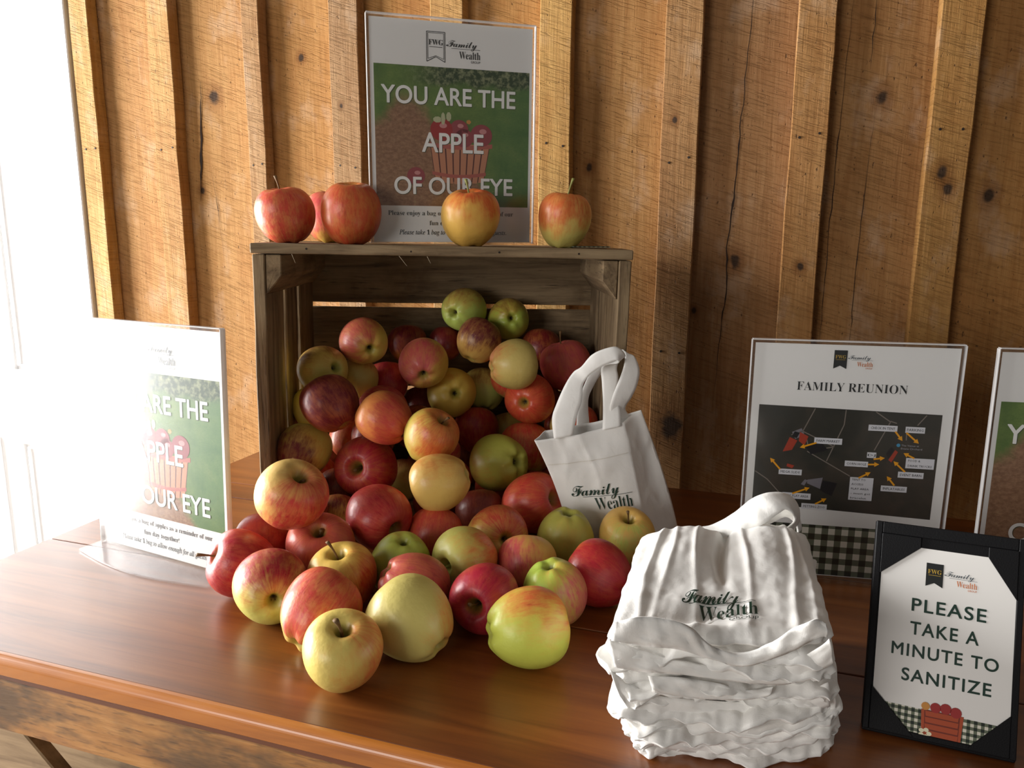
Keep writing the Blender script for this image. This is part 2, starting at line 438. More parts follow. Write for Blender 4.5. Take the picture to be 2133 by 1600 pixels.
def stroke(p0, p1, w0, w1=None):
    w1 = w0 if w1 is None else w1
    dx, dz = p1[0] - p0[0], p1[1] - p0[1]; l = hypot(dx, dz) or 1; nx, nz = -dz / l, dx / l
    return [(p0[0] + nx * w0 / 2, p0[1] + nz * w0 / 2), (p0[0] - nx * w0 / 2, p0[1] - nz * w0 / 2),
            (p1[0] - nx * w1 / 2, p1[1] - nz * w1 / 2), (p1[0] + nx * w1 / 2, p1[1] + nz * w1 / 2)]

def ell(cx, cz, rx, rz, n=20, a0=0):
    return [(cx + rx * cos(a0 + 2 * pi * i / n), cz + rz * sin(a0 + 2 * pi * i / n)) for i in range(n)]

# ------------------------------------------------------------ the room: plank wall, door, floor
WALL_YAW = radians(-17.0)
WZ = -0.16                                  # floor level; the table top is at 0.75
wall = empty('wall_back', (0.13, 1.28375, 0.0), WALL_YAW); tag(wall, kind='structure')
BAT = [(-1.0334, -0.9899), (-0.8547, -0.8045), (-0.6474, -0.6118), (-0.4725, -0.4166), (-0.2827, -0.2252),
       (-0.0937, -0.0408), (0.1050, 0.1612), (0.2960, 0.348), (0.4825, 0.537), (0.6720, 0.7240), (0.8600, 0.912), (1.05, 1.10)]
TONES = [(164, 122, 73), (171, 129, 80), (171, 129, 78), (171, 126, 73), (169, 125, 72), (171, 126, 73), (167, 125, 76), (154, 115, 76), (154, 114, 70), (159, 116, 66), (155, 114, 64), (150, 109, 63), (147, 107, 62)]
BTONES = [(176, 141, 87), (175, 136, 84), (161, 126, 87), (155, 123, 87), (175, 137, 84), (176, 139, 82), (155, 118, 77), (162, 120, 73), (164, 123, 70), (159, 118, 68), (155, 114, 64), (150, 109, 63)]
KNOTB = {2: (.09, 1.39, .012), 5: (.11, 1.30, .007), 6: (.10, 1.09, .008), 7: (.09, 1.10, .010), 8: (.095, 1.341, .0085), 4: (.05, 1.32, .006), 9: (.06, 1.2, .009), 3: (.08, 1.45, .006)}
KNOTA = {6: (.036, .827, .021), 8: (.022, 1.231, .008), 7: (.028, 1.095, .006), 3: (.02, 1.36, .004), 5: (.02, .98, .004)}
KNOTA2 = {8: (.031, 1.208, .0075), 6: (.020, 1.316, .0045)}
KNOTB2 = {2: (.05, 1.22, .006), 5: (.04, 1.45, .005), 6: (.05, 1.25, .006), 7: (.03, 1.02, .005)}

def wall_piece(name, u0, u1, y0, y1, z0, z1, tone, ka, kb, jit, lean=0.0):
    w = u1 - u0
    bm = box_bm(0, w, 0, y1 - y0, z0, z1, bev=.0012, jit=jit, cuts=44, axis=2)
    o = bm_obj(name, bm, WOOD, wall)
    o.location = (u0, y0, 0)
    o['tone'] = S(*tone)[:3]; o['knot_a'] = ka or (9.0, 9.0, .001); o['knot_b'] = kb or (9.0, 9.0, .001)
    return o
edges = [-1.05] + [(a + b) / 2 for a, b in BAT[1:]]
for i in range(len(edges) - 1):
    g = .004
    u0 = edges[i] + g; u1 = edges[i + 1] - g
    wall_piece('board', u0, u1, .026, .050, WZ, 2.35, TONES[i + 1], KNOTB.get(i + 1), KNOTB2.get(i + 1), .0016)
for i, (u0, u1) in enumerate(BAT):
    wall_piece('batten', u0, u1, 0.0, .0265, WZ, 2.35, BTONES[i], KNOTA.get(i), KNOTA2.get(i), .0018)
# dark building felt behind the boards
mesh_obj('wall_sheathing', [(-1.05, .052, WZ), (1.2, .052, WZ), (1.2, .052, 2.35), (-1.05, .052, 2.35)], [(0, 1, 2, 3)],
         plain('dark_wall_felt', (.03, .018, .01, 1), .9), wall)
# rusty nail heads in pairs on the battens
nb = bmesh.new()
for (u0, u1) in BAT:
    for z in (.62, .93, 1.28, 1.33 + .27, 1.95):
        zz = z + random.uniform(-.03, .03)
        for f in (.25, .78):
            m = Matrix.Translation((u0 + (u1 - u0) * f, -.0006, zz + random.uniform(-.004, .004))) @ Matrix.Rotation(pi / 2, 4, 'X')
            bmesh.ops.create_cone(nb, cap_ends=True, segments=8, radius1=.0020, radius2=.0017, depth=.0012, matrix=m)
tag(bm_obj('nail_heads', nb, NAIL, wall), kind='stuff')
# long drying cracks in three boards (u, z points; widths) laid on as dark strips that paint the shade inside
CRK = plain('crack_shadow_gap', (.020, .010, .006, 1), 1.0)
def crack(pts, wmax, y):
    L_, R_ = [], []
    n = len(pts); P = []
    for i in range(n - 1):
        for k in range(8):
            f = k / 8; P.append((pts[i][0] * (1 - f) + pts[i + 1][0] * f, pts[i][1] * (1 - f) + pts[i + 1][1] * f))
    P.append(pts[-1]); m = len(P)
    for i, (u, z) in enumerate(P):
        u += noise.noise(Vector((u * 7, z * 60, 3))) * .0022 + noise.noise(Vector((u * 7, z * 260, 8))) * .0010
        w = wmax * sin(pi * min(.97, max(.03, i / (m - 1)))) * (.45 + .75 * abs(noise.noise(Vector((1, z * 34, 2)))) * 2)
        L_.append((u - w / 2, y, z)); R_.append((u + w / 2, y, z))
    vs = L_ + R_; fs = [(i, i + m, i + m + 1, i + 1) for i in range(m - 1)]
    mesh_obj('crack', vs, fs, CRK, wall)
crack([(.2365, 1.60), (.2300, 1.47), (.2235, 1.32), (.2200, 1.21), (.2130, 1.13), (.2170, 1.06), (.2110, .98), (.205, .86)], .0028, .0246)
crack([(.372, 1.52), (.3665, 1.36), (.3640, 1.20), (.3630, 1.06), (.3610, .93)], .0012, .0246)
crack([(.4120, 1.33), (.4080, 1.20), (.4060, 1.05), (.4060, .95)], .0012, .0246)
crack([(-.762, 1.42), (-.770, 1.30), (-.779, 1.20)], .0065, .0246)
crack([(-.752, 1.27), (-.742, 1.19), (-.735, 1.10)], .0012, .0246)
crack([(.4015, 1.50), (.4010, 1.38)], .0014, .0246)

# white panelled door at the left, blown out by the daylight
door = empty('door_1', (0.13, 1.28375, 0.0), WALL_YAW); tag(door, kind='structure')
DL, DR = -2.25, -1.045
bm_obj('door_casing', box_bm(DR - .012, DR + .004, -.004, .055, WZ, 2.3, bev=.002), WHITEPAINT, door)
bm_obj('door_leaf', box_bm(DL, DR - .012, .055, .09, WZ + .012, 2.2, bev=.001), WHITEPAINT, door)
def moulded_panel(u0, u1, z0, z1):
    """raised field inside a stepped frame"""
    steps = [(0.0, .000), (.0005, -.014), (.007, -.014), (.0075, -.001), (.016, -.001), (.0165, -.009), (.019, -.009), (.0195, -.001), (.040, -.001), (.060, -.010)]
    vs, fs = [], []
    for ins, dy in steps:
        b = len(vs)
        vs += [(u0 + ins, .0549 + dy, z0 + ins), (u1 - ins, .0549 + dy, z0 + ins), (u1 - ins, .0549 + dy, z1 - ins), (u0 + ins, .0549 + dy, z1 - ins)]
        if b:
            for k in range(4):
                fs.append((b - 4 + k, b - 4 + (k + 1) % 4, b + (k + 1) % 4, b + k))
    b = len(vs); fs.append((b - 4, b - 3, b - 2, b - 1))
    mesh_obj('door_panel', vs, fs, WHITEPAINT, door)
for (u0, u1) in ((-1.337, -1.125), (-1.62, -1.41), (-1.905, -1.695), (-2.19, -1.98)):
    moulded_panel(u0, u1, .03, .667); moulded_panel(u0, u1, .826, 1.86)
bm_obj('door_bottom_rail', box_bm(DL, DR - .012, .030, .056, WZ + .001, WZ + .045, bev=.004), WHITEPAINT, door)
# floor
FLOOR = NT('worn_grey_floor'); _oc = FLOOR.coord()
FLOOR.set(Base_Color=FLOOR.ramp(FLOOR.noise(FLOOR.mapn(_oc, (4, 4, 4)), 1, 5, .6), [(.3, (.16, .13, .10)), (.7, (.26, .22, .18))]), Roughness=.6)
tag(mesh_obj('floor', [(-3.2, -3.0, WZ), (3.0, -3.0, WZ), (3.0, 2.6, WZ), (-3.2, 2.6, WZ)], [(0, 1, 2, 3)], FLOOR.m), kind='structure')

# ------------------------------------------------------------ table
TYAW = radians(-18.5)
table = empty('farm_table', (0.24876, 1.16054, 0.0), TYAW)
tag(table, 'long varnished pine plank table with worn apron along the plank wall', 'table')
TX0, TX1 = -.7305, .95
_gap = .0011
rows_ = [(-.7115 + .0085, -.4795), (-.4795, -.2700), (-.2700, -.2120), (-.2120, 0.0)]
for k, (a, b) in enumerate(rows_):
    bm = box_bm(TX0, TX1, a + _gap, b - _gap, .7295, .75, bev=.0007, seg=1)
    bm_obj('tabletop_plank', bm, TABLE, table)
# rounded nosing along the front edge
ns = []
for i in range(9):
    a = i / 8 * pi / 2
    ns.append((-.7115 + .0075 - .0075 * sin(a), .7500 - .0075 + .0075 * cos(a)))
prof = [(-.7115 + .0094, .7295), (-.7115 + .0094, .7500)] + ns + [(-.7115, .7325), (-.7090, .7300)]
vs = []
for x in (TX0, TX1):
    vs += [(x, p[0], p[1]) for p in prof]
n = len(prof); fs = [tuple(range(n)), tuple(reversed(range(n, 2 * n)))] + [(i, i + n, (i + 1) % n + n, (i + 1) % n) for i in range(n)]
o = mesh_obj('front_nosing', vs, fs, TABLE_EDGE, table, smooth=False)
bm_obj('under_moulding', box_bm(TX0 + .003, TX1, -.7085, -.690, .7245, .7302, bev=.001, jit=.0006, cuts=40), mat_table('dark_moulding', .4, (S(84, 44, 24), S(112, 62, 34), S(132, 78, 42)), .1), table)
bm_obj('apron_rail', box_bm(TX0 + .004, TX1, -.7060, -.682, .6655, .7250, bev=.0035, jit=.0012, cuts=60), APRON, table)
bm_obj('apron_end', box_bm(TX0 + .010, TX0 + .032, -.678, -.02, .6655, .7290, bev=.002), APRON, table)
bm_obj('apron_back', box_bm(TX0 + .010, TX1, -.040, -.020, .6655, .7290, bev=.002), APRON, table)
def brace(name, p0, p1, w, y0, y1, mat=GREYWOOD):
    q = stroke(p0, p1, w); return prism(name, q, y0, y1, mat, table, bev=.0015)
brace('crossed_leg', (-.669, .676), (-.05, .121), .085, -.672, -.640)
brace('crossed_leg', (-.556, .583), (-.716, .496), .085, -.639, -.610)
brace('crossed_leg', (-.513, .680), (.10, .118), .085, -.672, -.640)
brace('leg_brace', (-.716, WZ + .05), (-.30, .335), .085, -.639, -.610)
bm_obj('table_foot', box_bm(-.74, -.05, -.69, -.58, WZ, WZ + .05, bev=.004), GREYWOOD, table)
for sx in (.80,):
    brace('crossed_leg', (sx - .55, .665), (sx, WZ + .03), .085, -.672, -.640)
    brace('crossed_leg', (sx, .665), (sx - .55, WZ + .02), .085, -.638, -.606)
for x in (-.66, .82):
    bm_obj('back_leg', box_bm(x, x + .07, -.12, -.05, WZ, .667, bev=.003), GREYWOOD, table)

# ------------------------------------------------------------ apple crate lying on its side
CW, CH, CD = .479, .3765, .272
CO = Vector((-.3347, .9674, .75)); CY = radians(1.5)
crate = empty('apple_crate', CO, CY)
tag(crate, 'weathered slatted wooden crate lying on its side, full of apples', 'crate')
def cz(x, z):      # the crate is slightly racked: it leans right and its top falls to the right
    return (x + z * .0208, z + (.0015 - .0060 * x / CW) * max(0, z) / CH)
def rack(o):
    for v in o.data.vertices:
        v.co.x, v.co.z = cz(v.co.x, v.co.z)
    return o
def cboard(name, x0, x1, y0, y1, z0, z1, ax, jit=.0011, bev=.0014, cuts=22):
    o = rack(bm_obj(name, box_bm(x0, x1, y0, y1, z0, z1, bev=bev, jit=jit, cuts=cuts, axis=ax), CRATE, crate))
    g = [70, 70, 70]; g[ax] = 5; o['grain_axis'] = [float(v) for v in g]; return o
TB = .0125
# top and bottom: three slats each, running left to right
for (za, zb) in ((CH - TB, CH), (0.0006, TB)):
    for (ya, yb) in ((0, .086), (.093, .178), (.185, .262)):
        cboard('top_slat' if za > .1 else 'bottom_slat', (0 if za > .1 else 0), CW, ya, yb, za, zb, 0)
# back: two wide boards and a slit between them
for (za, zb) in ((.282, CH - TB - .0005), (.146, .2745), (TB + .0005, .138)):
    cboard('back_board', .004, CW - .004, CD - .011, CD, za, zb, 0, jit=.0008)
# sides: three upright slats each with slits between
for sx in (0, 1):
    xa, xb = (.002, .0175) if not sx else (CW - .0175, CW - .002)
    for k, (ya, yb) in enumerate(((.0015, .085), (.0985, .160), (.175, .2605))):
        cboard('side_slat', xa, xb, ya, yb, TB + .0008, CH - TB - .0012, 2)
# corner cleats with a sloping lower face
for sx in (0, 1):
    for top in (1, 0):
        xa = .0178 if not sx else CW - .0178
        d = 1 if not sx else -1
        zt = CH - TB - .0016 if top else TB + .0016
        s = -1 if top else 1
        pts = [(xa, zt), (xa + d * .0195, zt), (xa + d * .0195, zt + s * .026), (xa + d * .001, zt + s * .049), (xa, zt + s * .049)]
        o = rack(prism('corner_cleat', pts, .004, CD - .012, CRATE, crate, bev=.0012)); o['grain_axis'] = [60.0, 5.0, 60.0]
# nail heads on the front ends
nb = bmesh.new()
for x, z in ((.07, CH - .006), (.2, CH - .007), (.31, CH - .006), (.41, CH - .006)):
    bmesh.ops.create_cone(nb, cap_ends=True, segments=8, radius1=.0014, radius2=.0012, depth=.001, matrix=Matrix.Translation((x, -.0004, z)) @ Matrix.Rotation(pi / 2, 4, 'X'))
tag(rack(bm_obj('nail_heads', nb, NAIL, crate)), kind='stuff')
# splinters on the top slat edge
SPL = plain('pale_splinter', S(190, 176, 150), .8)
for x, l, a in ((.052, .012, -1.2), (.22, .010, -1.1), (.185, .016, -.9)):
    q = stroke((x, CH - TB - .0002), (x + l * cos(a), CH - TB + l * sin(a)), .0006, .0002)
    rack(prism('splinter', q, -.001, -.0004, SPL, crate))

# ------------------------------------------------------------ apples
APPLES=[
(-0.2947,1.0182,1.1624,0.0386,-0.12,-0.16,0.98,0.95,'Y','R',0.9,0.03,-0.95,0.32,0.42,1,'s','glossy pinkish red apple with upright stem,leftmost on the crate top'),
(-0.2557,1.1052,1.1613,0.0378,0.12,-0.1,0.99,0.95,'Y','P',0.6,-0.56,-0.72,0.41,0,1,'s','pink and yellow apple on the crate top half hidden between two red apples'),
(-0.2101,1.0185,1.1651,0.0392,0.02,-0.14,0.99,1.03,'G','R',0.93,0.3,-0.88,-0.37,0,1,'s','tall red apple with greenish yellow crown on the crate top overlapping the poster edge'),
(-0.0561,1.0225,1.1607,0.0394,0.0,-0.22,0.98,0.95,'Y','O',0.42,0.27,-0.27,0.92,0.32,1,'s','yellow apple streaked with orange standing in front of the poster on the crate top'),
(0.0664,1.0221,1.1584,0.0356,0.09,-0.12,0.99,1.02,'GY','O',0.62,-0.27,-0.25,0.93,0.55,1,'s','yellow and red apple with thin upright stem,rightmost on the crate top'),
(-0.0767,1.1972,1.0242,0.0352,0.45,0.89,0.05,0.95,'G','B',0.33,-0.2,-0.12,0.97,0,1,'c','green apple with brownish blush at the very top of the heap'),
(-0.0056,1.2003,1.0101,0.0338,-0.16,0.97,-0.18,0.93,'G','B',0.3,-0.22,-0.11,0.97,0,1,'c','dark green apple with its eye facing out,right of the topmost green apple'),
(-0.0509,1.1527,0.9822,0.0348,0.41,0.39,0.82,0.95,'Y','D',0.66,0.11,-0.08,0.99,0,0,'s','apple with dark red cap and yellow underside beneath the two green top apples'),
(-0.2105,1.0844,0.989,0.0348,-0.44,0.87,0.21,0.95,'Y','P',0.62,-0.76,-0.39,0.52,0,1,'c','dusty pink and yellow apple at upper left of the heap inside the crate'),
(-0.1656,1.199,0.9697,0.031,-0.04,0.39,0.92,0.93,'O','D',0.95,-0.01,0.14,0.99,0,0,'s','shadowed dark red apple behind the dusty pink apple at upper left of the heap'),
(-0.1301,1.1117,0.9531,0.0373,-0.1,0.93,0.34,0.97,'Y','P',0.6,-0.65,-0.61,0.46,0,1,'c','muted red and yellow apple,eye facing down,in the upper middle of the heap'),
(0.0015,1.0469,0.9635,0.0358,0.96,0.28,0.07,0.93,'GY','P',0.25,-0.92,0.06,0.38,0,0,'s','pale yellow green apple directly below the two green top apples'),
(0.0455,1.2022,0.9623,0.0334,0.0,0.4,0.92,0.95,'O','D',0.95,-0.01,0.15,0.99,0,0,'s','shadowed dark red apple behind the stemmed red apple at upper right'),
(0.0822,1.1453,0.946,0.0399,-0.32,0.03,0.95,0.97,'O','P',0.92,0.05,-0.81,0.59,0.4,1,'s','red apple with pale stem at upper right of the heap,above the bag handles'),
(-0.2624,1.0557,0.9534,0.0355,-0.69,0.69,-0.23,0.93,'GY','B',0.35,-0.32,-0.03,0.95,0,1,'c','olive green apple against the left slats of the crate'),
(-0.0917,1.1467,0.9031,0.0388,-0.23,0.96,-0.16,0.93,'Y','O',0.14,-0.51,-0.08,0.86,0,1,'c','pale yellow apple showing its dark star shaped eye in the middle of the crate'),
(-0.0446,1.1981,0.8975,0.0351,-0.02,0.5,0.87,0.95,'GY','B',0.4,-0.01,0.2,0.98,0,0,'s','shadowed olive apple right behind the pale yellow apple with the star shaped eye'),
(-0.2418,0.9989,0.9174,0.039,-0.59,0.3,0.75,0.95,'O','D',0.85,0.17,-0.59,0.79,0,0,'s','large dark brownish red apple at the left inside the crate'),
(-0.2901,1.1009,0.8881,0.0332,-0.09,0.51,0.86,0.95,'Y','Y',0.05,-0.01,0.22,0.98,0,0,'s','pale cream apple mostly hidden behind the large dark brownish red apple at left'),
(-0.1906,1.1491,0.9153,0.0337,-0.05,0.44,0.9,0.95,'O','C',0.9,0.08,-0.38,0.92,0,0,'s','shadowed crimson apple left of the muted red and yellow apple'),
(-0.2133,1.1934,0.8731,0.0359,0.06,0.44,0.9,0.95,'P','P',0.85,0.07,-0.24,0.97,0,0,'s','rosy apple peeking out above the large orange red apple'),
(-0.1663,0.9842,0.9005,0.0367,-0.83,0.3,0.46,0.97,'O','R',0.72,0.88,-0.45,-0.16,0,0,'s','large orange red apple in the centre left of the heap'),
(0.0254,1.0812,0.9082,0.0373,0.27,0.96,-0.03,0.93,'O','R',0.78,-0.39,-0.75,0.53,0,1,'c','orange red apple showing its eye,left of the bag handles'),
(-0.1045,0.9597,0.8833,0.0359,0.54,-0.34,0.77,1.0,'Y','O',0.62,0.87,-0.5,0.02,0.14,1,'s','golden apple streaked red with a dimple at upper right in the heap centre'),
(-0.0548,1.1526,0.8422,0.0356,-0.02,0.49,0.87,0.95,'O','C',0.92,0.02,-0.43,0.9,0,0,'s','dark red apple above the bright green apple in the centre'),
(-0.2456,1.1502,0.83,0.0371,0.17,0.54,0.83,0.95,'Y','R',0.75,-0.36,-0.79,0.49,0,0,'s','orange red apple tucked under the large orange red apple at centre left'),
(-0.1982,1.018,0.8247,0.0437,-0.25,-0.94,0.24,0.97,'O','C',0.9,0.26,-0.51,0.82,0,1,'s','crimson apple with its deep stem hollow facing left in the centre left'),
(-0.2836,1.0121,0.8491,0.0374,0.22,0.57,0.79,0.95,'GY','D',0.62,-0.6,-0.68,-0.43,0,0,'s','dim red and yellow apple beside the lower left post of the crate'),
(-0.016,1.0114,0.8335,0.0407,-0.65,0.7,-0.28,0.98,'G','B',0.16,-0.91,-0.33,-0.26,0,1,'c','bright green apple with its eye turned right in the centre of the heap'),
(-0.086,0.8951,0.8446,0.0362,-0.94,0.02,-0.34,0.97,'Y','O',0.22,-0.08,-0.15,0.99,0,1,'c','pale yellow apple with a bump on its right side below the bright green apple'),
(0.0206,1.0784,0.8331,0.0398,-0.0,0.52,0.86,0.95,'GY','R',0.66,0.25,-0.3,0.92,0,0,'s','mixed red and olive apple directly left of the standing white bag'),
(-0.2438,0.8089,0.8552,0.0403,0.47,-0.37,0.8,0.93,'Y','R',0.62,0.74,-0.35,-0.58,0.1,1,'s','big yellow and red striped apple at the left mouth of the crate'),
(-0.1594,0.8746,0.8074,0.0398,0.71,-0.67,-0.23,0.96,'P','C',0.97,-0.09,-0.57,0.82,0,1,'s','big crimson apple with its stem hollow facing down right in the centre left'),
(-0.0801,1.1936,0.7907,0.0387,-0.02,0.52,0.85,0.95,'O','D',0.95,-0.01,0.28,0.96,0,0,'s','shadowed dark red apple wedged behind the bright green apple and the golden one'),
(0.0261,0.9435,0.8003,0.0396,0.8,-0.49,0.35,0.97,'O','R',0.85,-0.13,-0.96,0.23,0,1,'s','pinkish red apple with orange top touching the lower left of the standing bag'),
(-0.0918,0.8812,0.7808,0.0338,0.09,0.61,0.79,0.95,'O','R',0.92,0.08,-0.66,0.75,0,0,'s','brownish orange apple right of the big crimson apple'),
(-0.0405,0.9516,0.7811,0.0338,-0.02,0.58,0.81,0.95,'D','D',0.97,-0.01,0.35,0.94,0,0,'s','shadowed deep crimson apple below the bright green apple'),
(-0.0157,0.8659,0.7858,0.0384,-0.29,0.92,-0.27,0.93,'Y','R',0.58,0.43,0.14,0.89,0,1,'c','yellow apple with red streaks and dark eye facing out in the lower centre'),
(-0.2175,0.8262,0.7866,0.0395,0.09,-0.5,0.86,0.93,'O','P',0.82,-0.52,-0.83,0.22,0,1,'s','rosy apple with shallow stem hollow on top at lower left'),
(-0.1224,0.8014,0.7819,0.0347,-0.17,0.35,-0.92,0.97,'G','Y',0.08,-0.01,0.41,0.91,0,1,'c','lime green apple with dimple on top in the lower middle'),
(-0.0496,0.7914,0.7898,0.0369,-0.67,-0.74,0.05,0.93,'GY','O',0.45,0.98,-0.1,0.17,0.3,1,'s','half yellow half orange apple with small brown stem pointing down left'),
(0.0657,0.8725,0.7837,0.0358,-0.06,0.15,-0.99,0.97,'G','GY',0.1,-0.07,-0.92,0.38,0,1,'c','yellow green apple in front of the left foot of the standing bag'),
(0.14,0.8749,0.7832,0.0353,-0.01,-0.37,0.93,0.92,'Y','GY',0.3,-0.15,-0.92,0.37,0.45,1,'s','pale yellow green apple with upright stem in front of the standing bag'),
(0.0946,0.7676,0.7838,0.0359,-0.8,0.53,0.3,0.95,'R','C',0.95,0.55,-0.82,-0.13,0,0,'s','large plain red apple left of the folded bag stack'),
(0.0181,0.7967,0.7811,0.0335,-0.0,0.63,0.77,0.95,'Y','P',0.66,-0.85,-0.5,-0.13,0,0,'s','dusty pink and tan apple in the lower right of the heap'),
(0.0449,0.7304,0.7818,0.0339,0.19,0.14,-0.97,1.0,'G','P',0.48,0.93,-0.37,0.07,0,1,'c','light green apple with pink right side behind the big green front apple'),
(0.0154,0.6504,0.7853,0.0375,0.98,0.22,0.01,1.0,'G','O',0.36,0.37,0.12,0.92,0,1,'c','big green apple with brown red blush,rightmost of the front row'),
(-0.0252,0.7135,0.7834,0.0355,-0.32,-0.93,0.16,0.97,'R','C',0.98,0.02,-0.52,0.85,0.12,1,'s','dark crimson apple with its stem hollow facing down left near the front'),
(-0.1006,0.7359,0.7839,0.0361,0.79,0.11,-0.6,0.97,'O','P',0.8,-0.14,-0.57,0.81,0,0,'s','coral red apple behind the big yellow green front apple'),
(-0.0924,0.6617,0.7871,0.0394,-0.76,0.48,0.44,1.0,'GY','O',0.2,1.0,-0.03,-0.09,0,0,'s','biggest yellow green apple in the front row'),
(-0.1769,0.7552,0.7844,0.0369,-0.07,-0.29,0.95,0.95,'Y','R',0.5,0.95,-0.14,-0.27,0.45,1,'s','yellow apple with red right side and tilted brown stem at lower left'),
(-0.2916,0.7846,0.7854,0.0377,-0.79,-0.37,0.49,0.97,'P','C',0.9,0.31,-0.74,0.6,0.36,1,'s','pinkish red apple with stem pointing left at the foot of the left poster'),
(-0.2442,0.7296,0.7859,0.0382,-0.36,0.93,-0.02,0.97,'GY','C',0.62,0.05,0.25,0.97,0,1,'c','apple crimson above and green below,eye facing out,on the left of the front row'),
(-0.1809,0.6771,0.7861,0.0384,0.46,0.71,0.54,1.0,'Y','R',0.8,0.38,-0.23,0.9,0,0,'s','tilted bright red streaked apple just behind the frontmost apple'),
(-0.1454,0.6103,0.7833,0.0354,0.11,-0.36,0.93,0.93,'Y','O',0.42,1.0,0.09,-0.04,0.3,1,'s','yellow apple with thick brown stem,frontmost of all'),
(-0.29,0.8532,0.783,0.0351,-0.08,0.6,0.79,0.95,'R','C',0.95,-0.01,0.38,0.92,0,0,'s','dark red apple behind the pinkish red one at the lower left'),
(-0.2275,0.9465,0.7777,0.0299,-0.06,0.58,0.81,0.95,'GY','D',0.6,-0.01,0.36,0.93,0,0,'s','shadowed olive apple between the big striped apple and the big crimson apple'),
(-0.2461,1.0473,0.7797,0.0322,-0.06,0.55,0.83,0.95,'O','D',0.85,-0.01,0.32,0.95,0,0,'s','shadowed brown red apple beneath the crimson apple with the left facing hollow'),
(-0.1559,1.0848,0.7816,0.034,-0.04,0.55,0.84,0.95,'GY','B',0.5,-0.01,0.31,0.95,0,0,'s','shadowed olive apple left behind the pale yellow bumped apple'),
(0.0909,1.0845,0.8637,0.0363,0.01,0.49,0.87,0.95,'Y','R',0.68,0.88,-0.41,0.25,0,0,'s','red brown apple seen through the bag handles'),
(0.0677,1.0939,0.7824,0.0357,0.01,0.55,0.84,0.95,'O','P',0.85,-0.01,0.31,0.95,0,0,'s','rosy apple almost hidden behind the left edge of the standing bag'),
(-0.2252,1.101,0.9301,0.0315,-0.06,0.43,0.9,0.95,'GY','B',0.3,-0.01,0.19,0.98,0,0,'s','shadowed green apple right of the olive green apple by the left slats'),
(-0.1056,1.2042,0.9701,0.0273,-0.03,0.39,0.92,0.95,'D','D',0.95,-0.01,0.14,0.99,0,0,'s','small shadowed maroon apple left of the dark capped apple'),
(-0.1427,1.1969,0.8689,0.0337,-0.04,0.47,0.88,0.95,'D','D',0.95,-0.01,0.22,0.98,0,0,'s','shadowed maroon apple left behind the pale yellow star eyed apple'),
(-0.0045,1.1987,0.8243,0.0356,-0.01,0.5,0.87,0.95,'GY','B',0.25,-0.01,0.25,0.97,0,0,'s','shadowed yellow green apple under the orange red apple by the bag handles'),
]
HIDDEN=[[-0.2628,0.9076,0.804,0.0323],[0.0055,1.1566,0.9241,0.036],[-0.1051,1.042,0.8384,0.0327],[0.058,1.1761,0.7824,0.033],[-0.1643,0.9553,0.7812,0.0335],[-0.1307,1.1432,0.7817,0.0341],[-0.0996,0.9871,0.7809,0.0332],[-0.0344,1.1412,0.7801,0.0323],[-0.2048,1.1284,0.7798,0.0321],[0.0356,1.0213,0.7822,0.0346],[-0.2809,1.1822,0.8949,0.033],[-0.1795,1.0519,0.8954,0.0365],[-0.1383,1.1098,0.8556,0.0354],[-0.0906,1.0871,0.7816,0.0339],[-0.2834,0.9756,0.7821,0.0345],[-0.222,1.189,0.7803,0.0326],[-0.2868,1.0944,0.7814,0.0337],[0.0842,1.1636,0.8468,0.0338],[-0.2891,1.1658,0.7805,0.0327],[-0.0227,1.0673,0.7805,0.0328],[0.0422,1.1983,0.8826,0.0345],[-0.2044,1.0977,0.8473,0.0339]]

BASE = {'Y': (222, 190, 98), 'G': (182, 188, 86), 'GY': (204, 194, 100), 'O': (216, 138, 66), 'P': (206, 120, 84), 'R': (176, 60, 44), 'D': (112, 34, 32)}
BLUSH = {'R': (200, 66, 52), 'C': (168, 34, 50), 'D': (112, 30, 34), 'P': (204, 84, 84), 'O': (206, 98, 50), 'B': (146, 88, 48), 'Y': (232, 206, 130), 'GY': (200, 196, 96)}

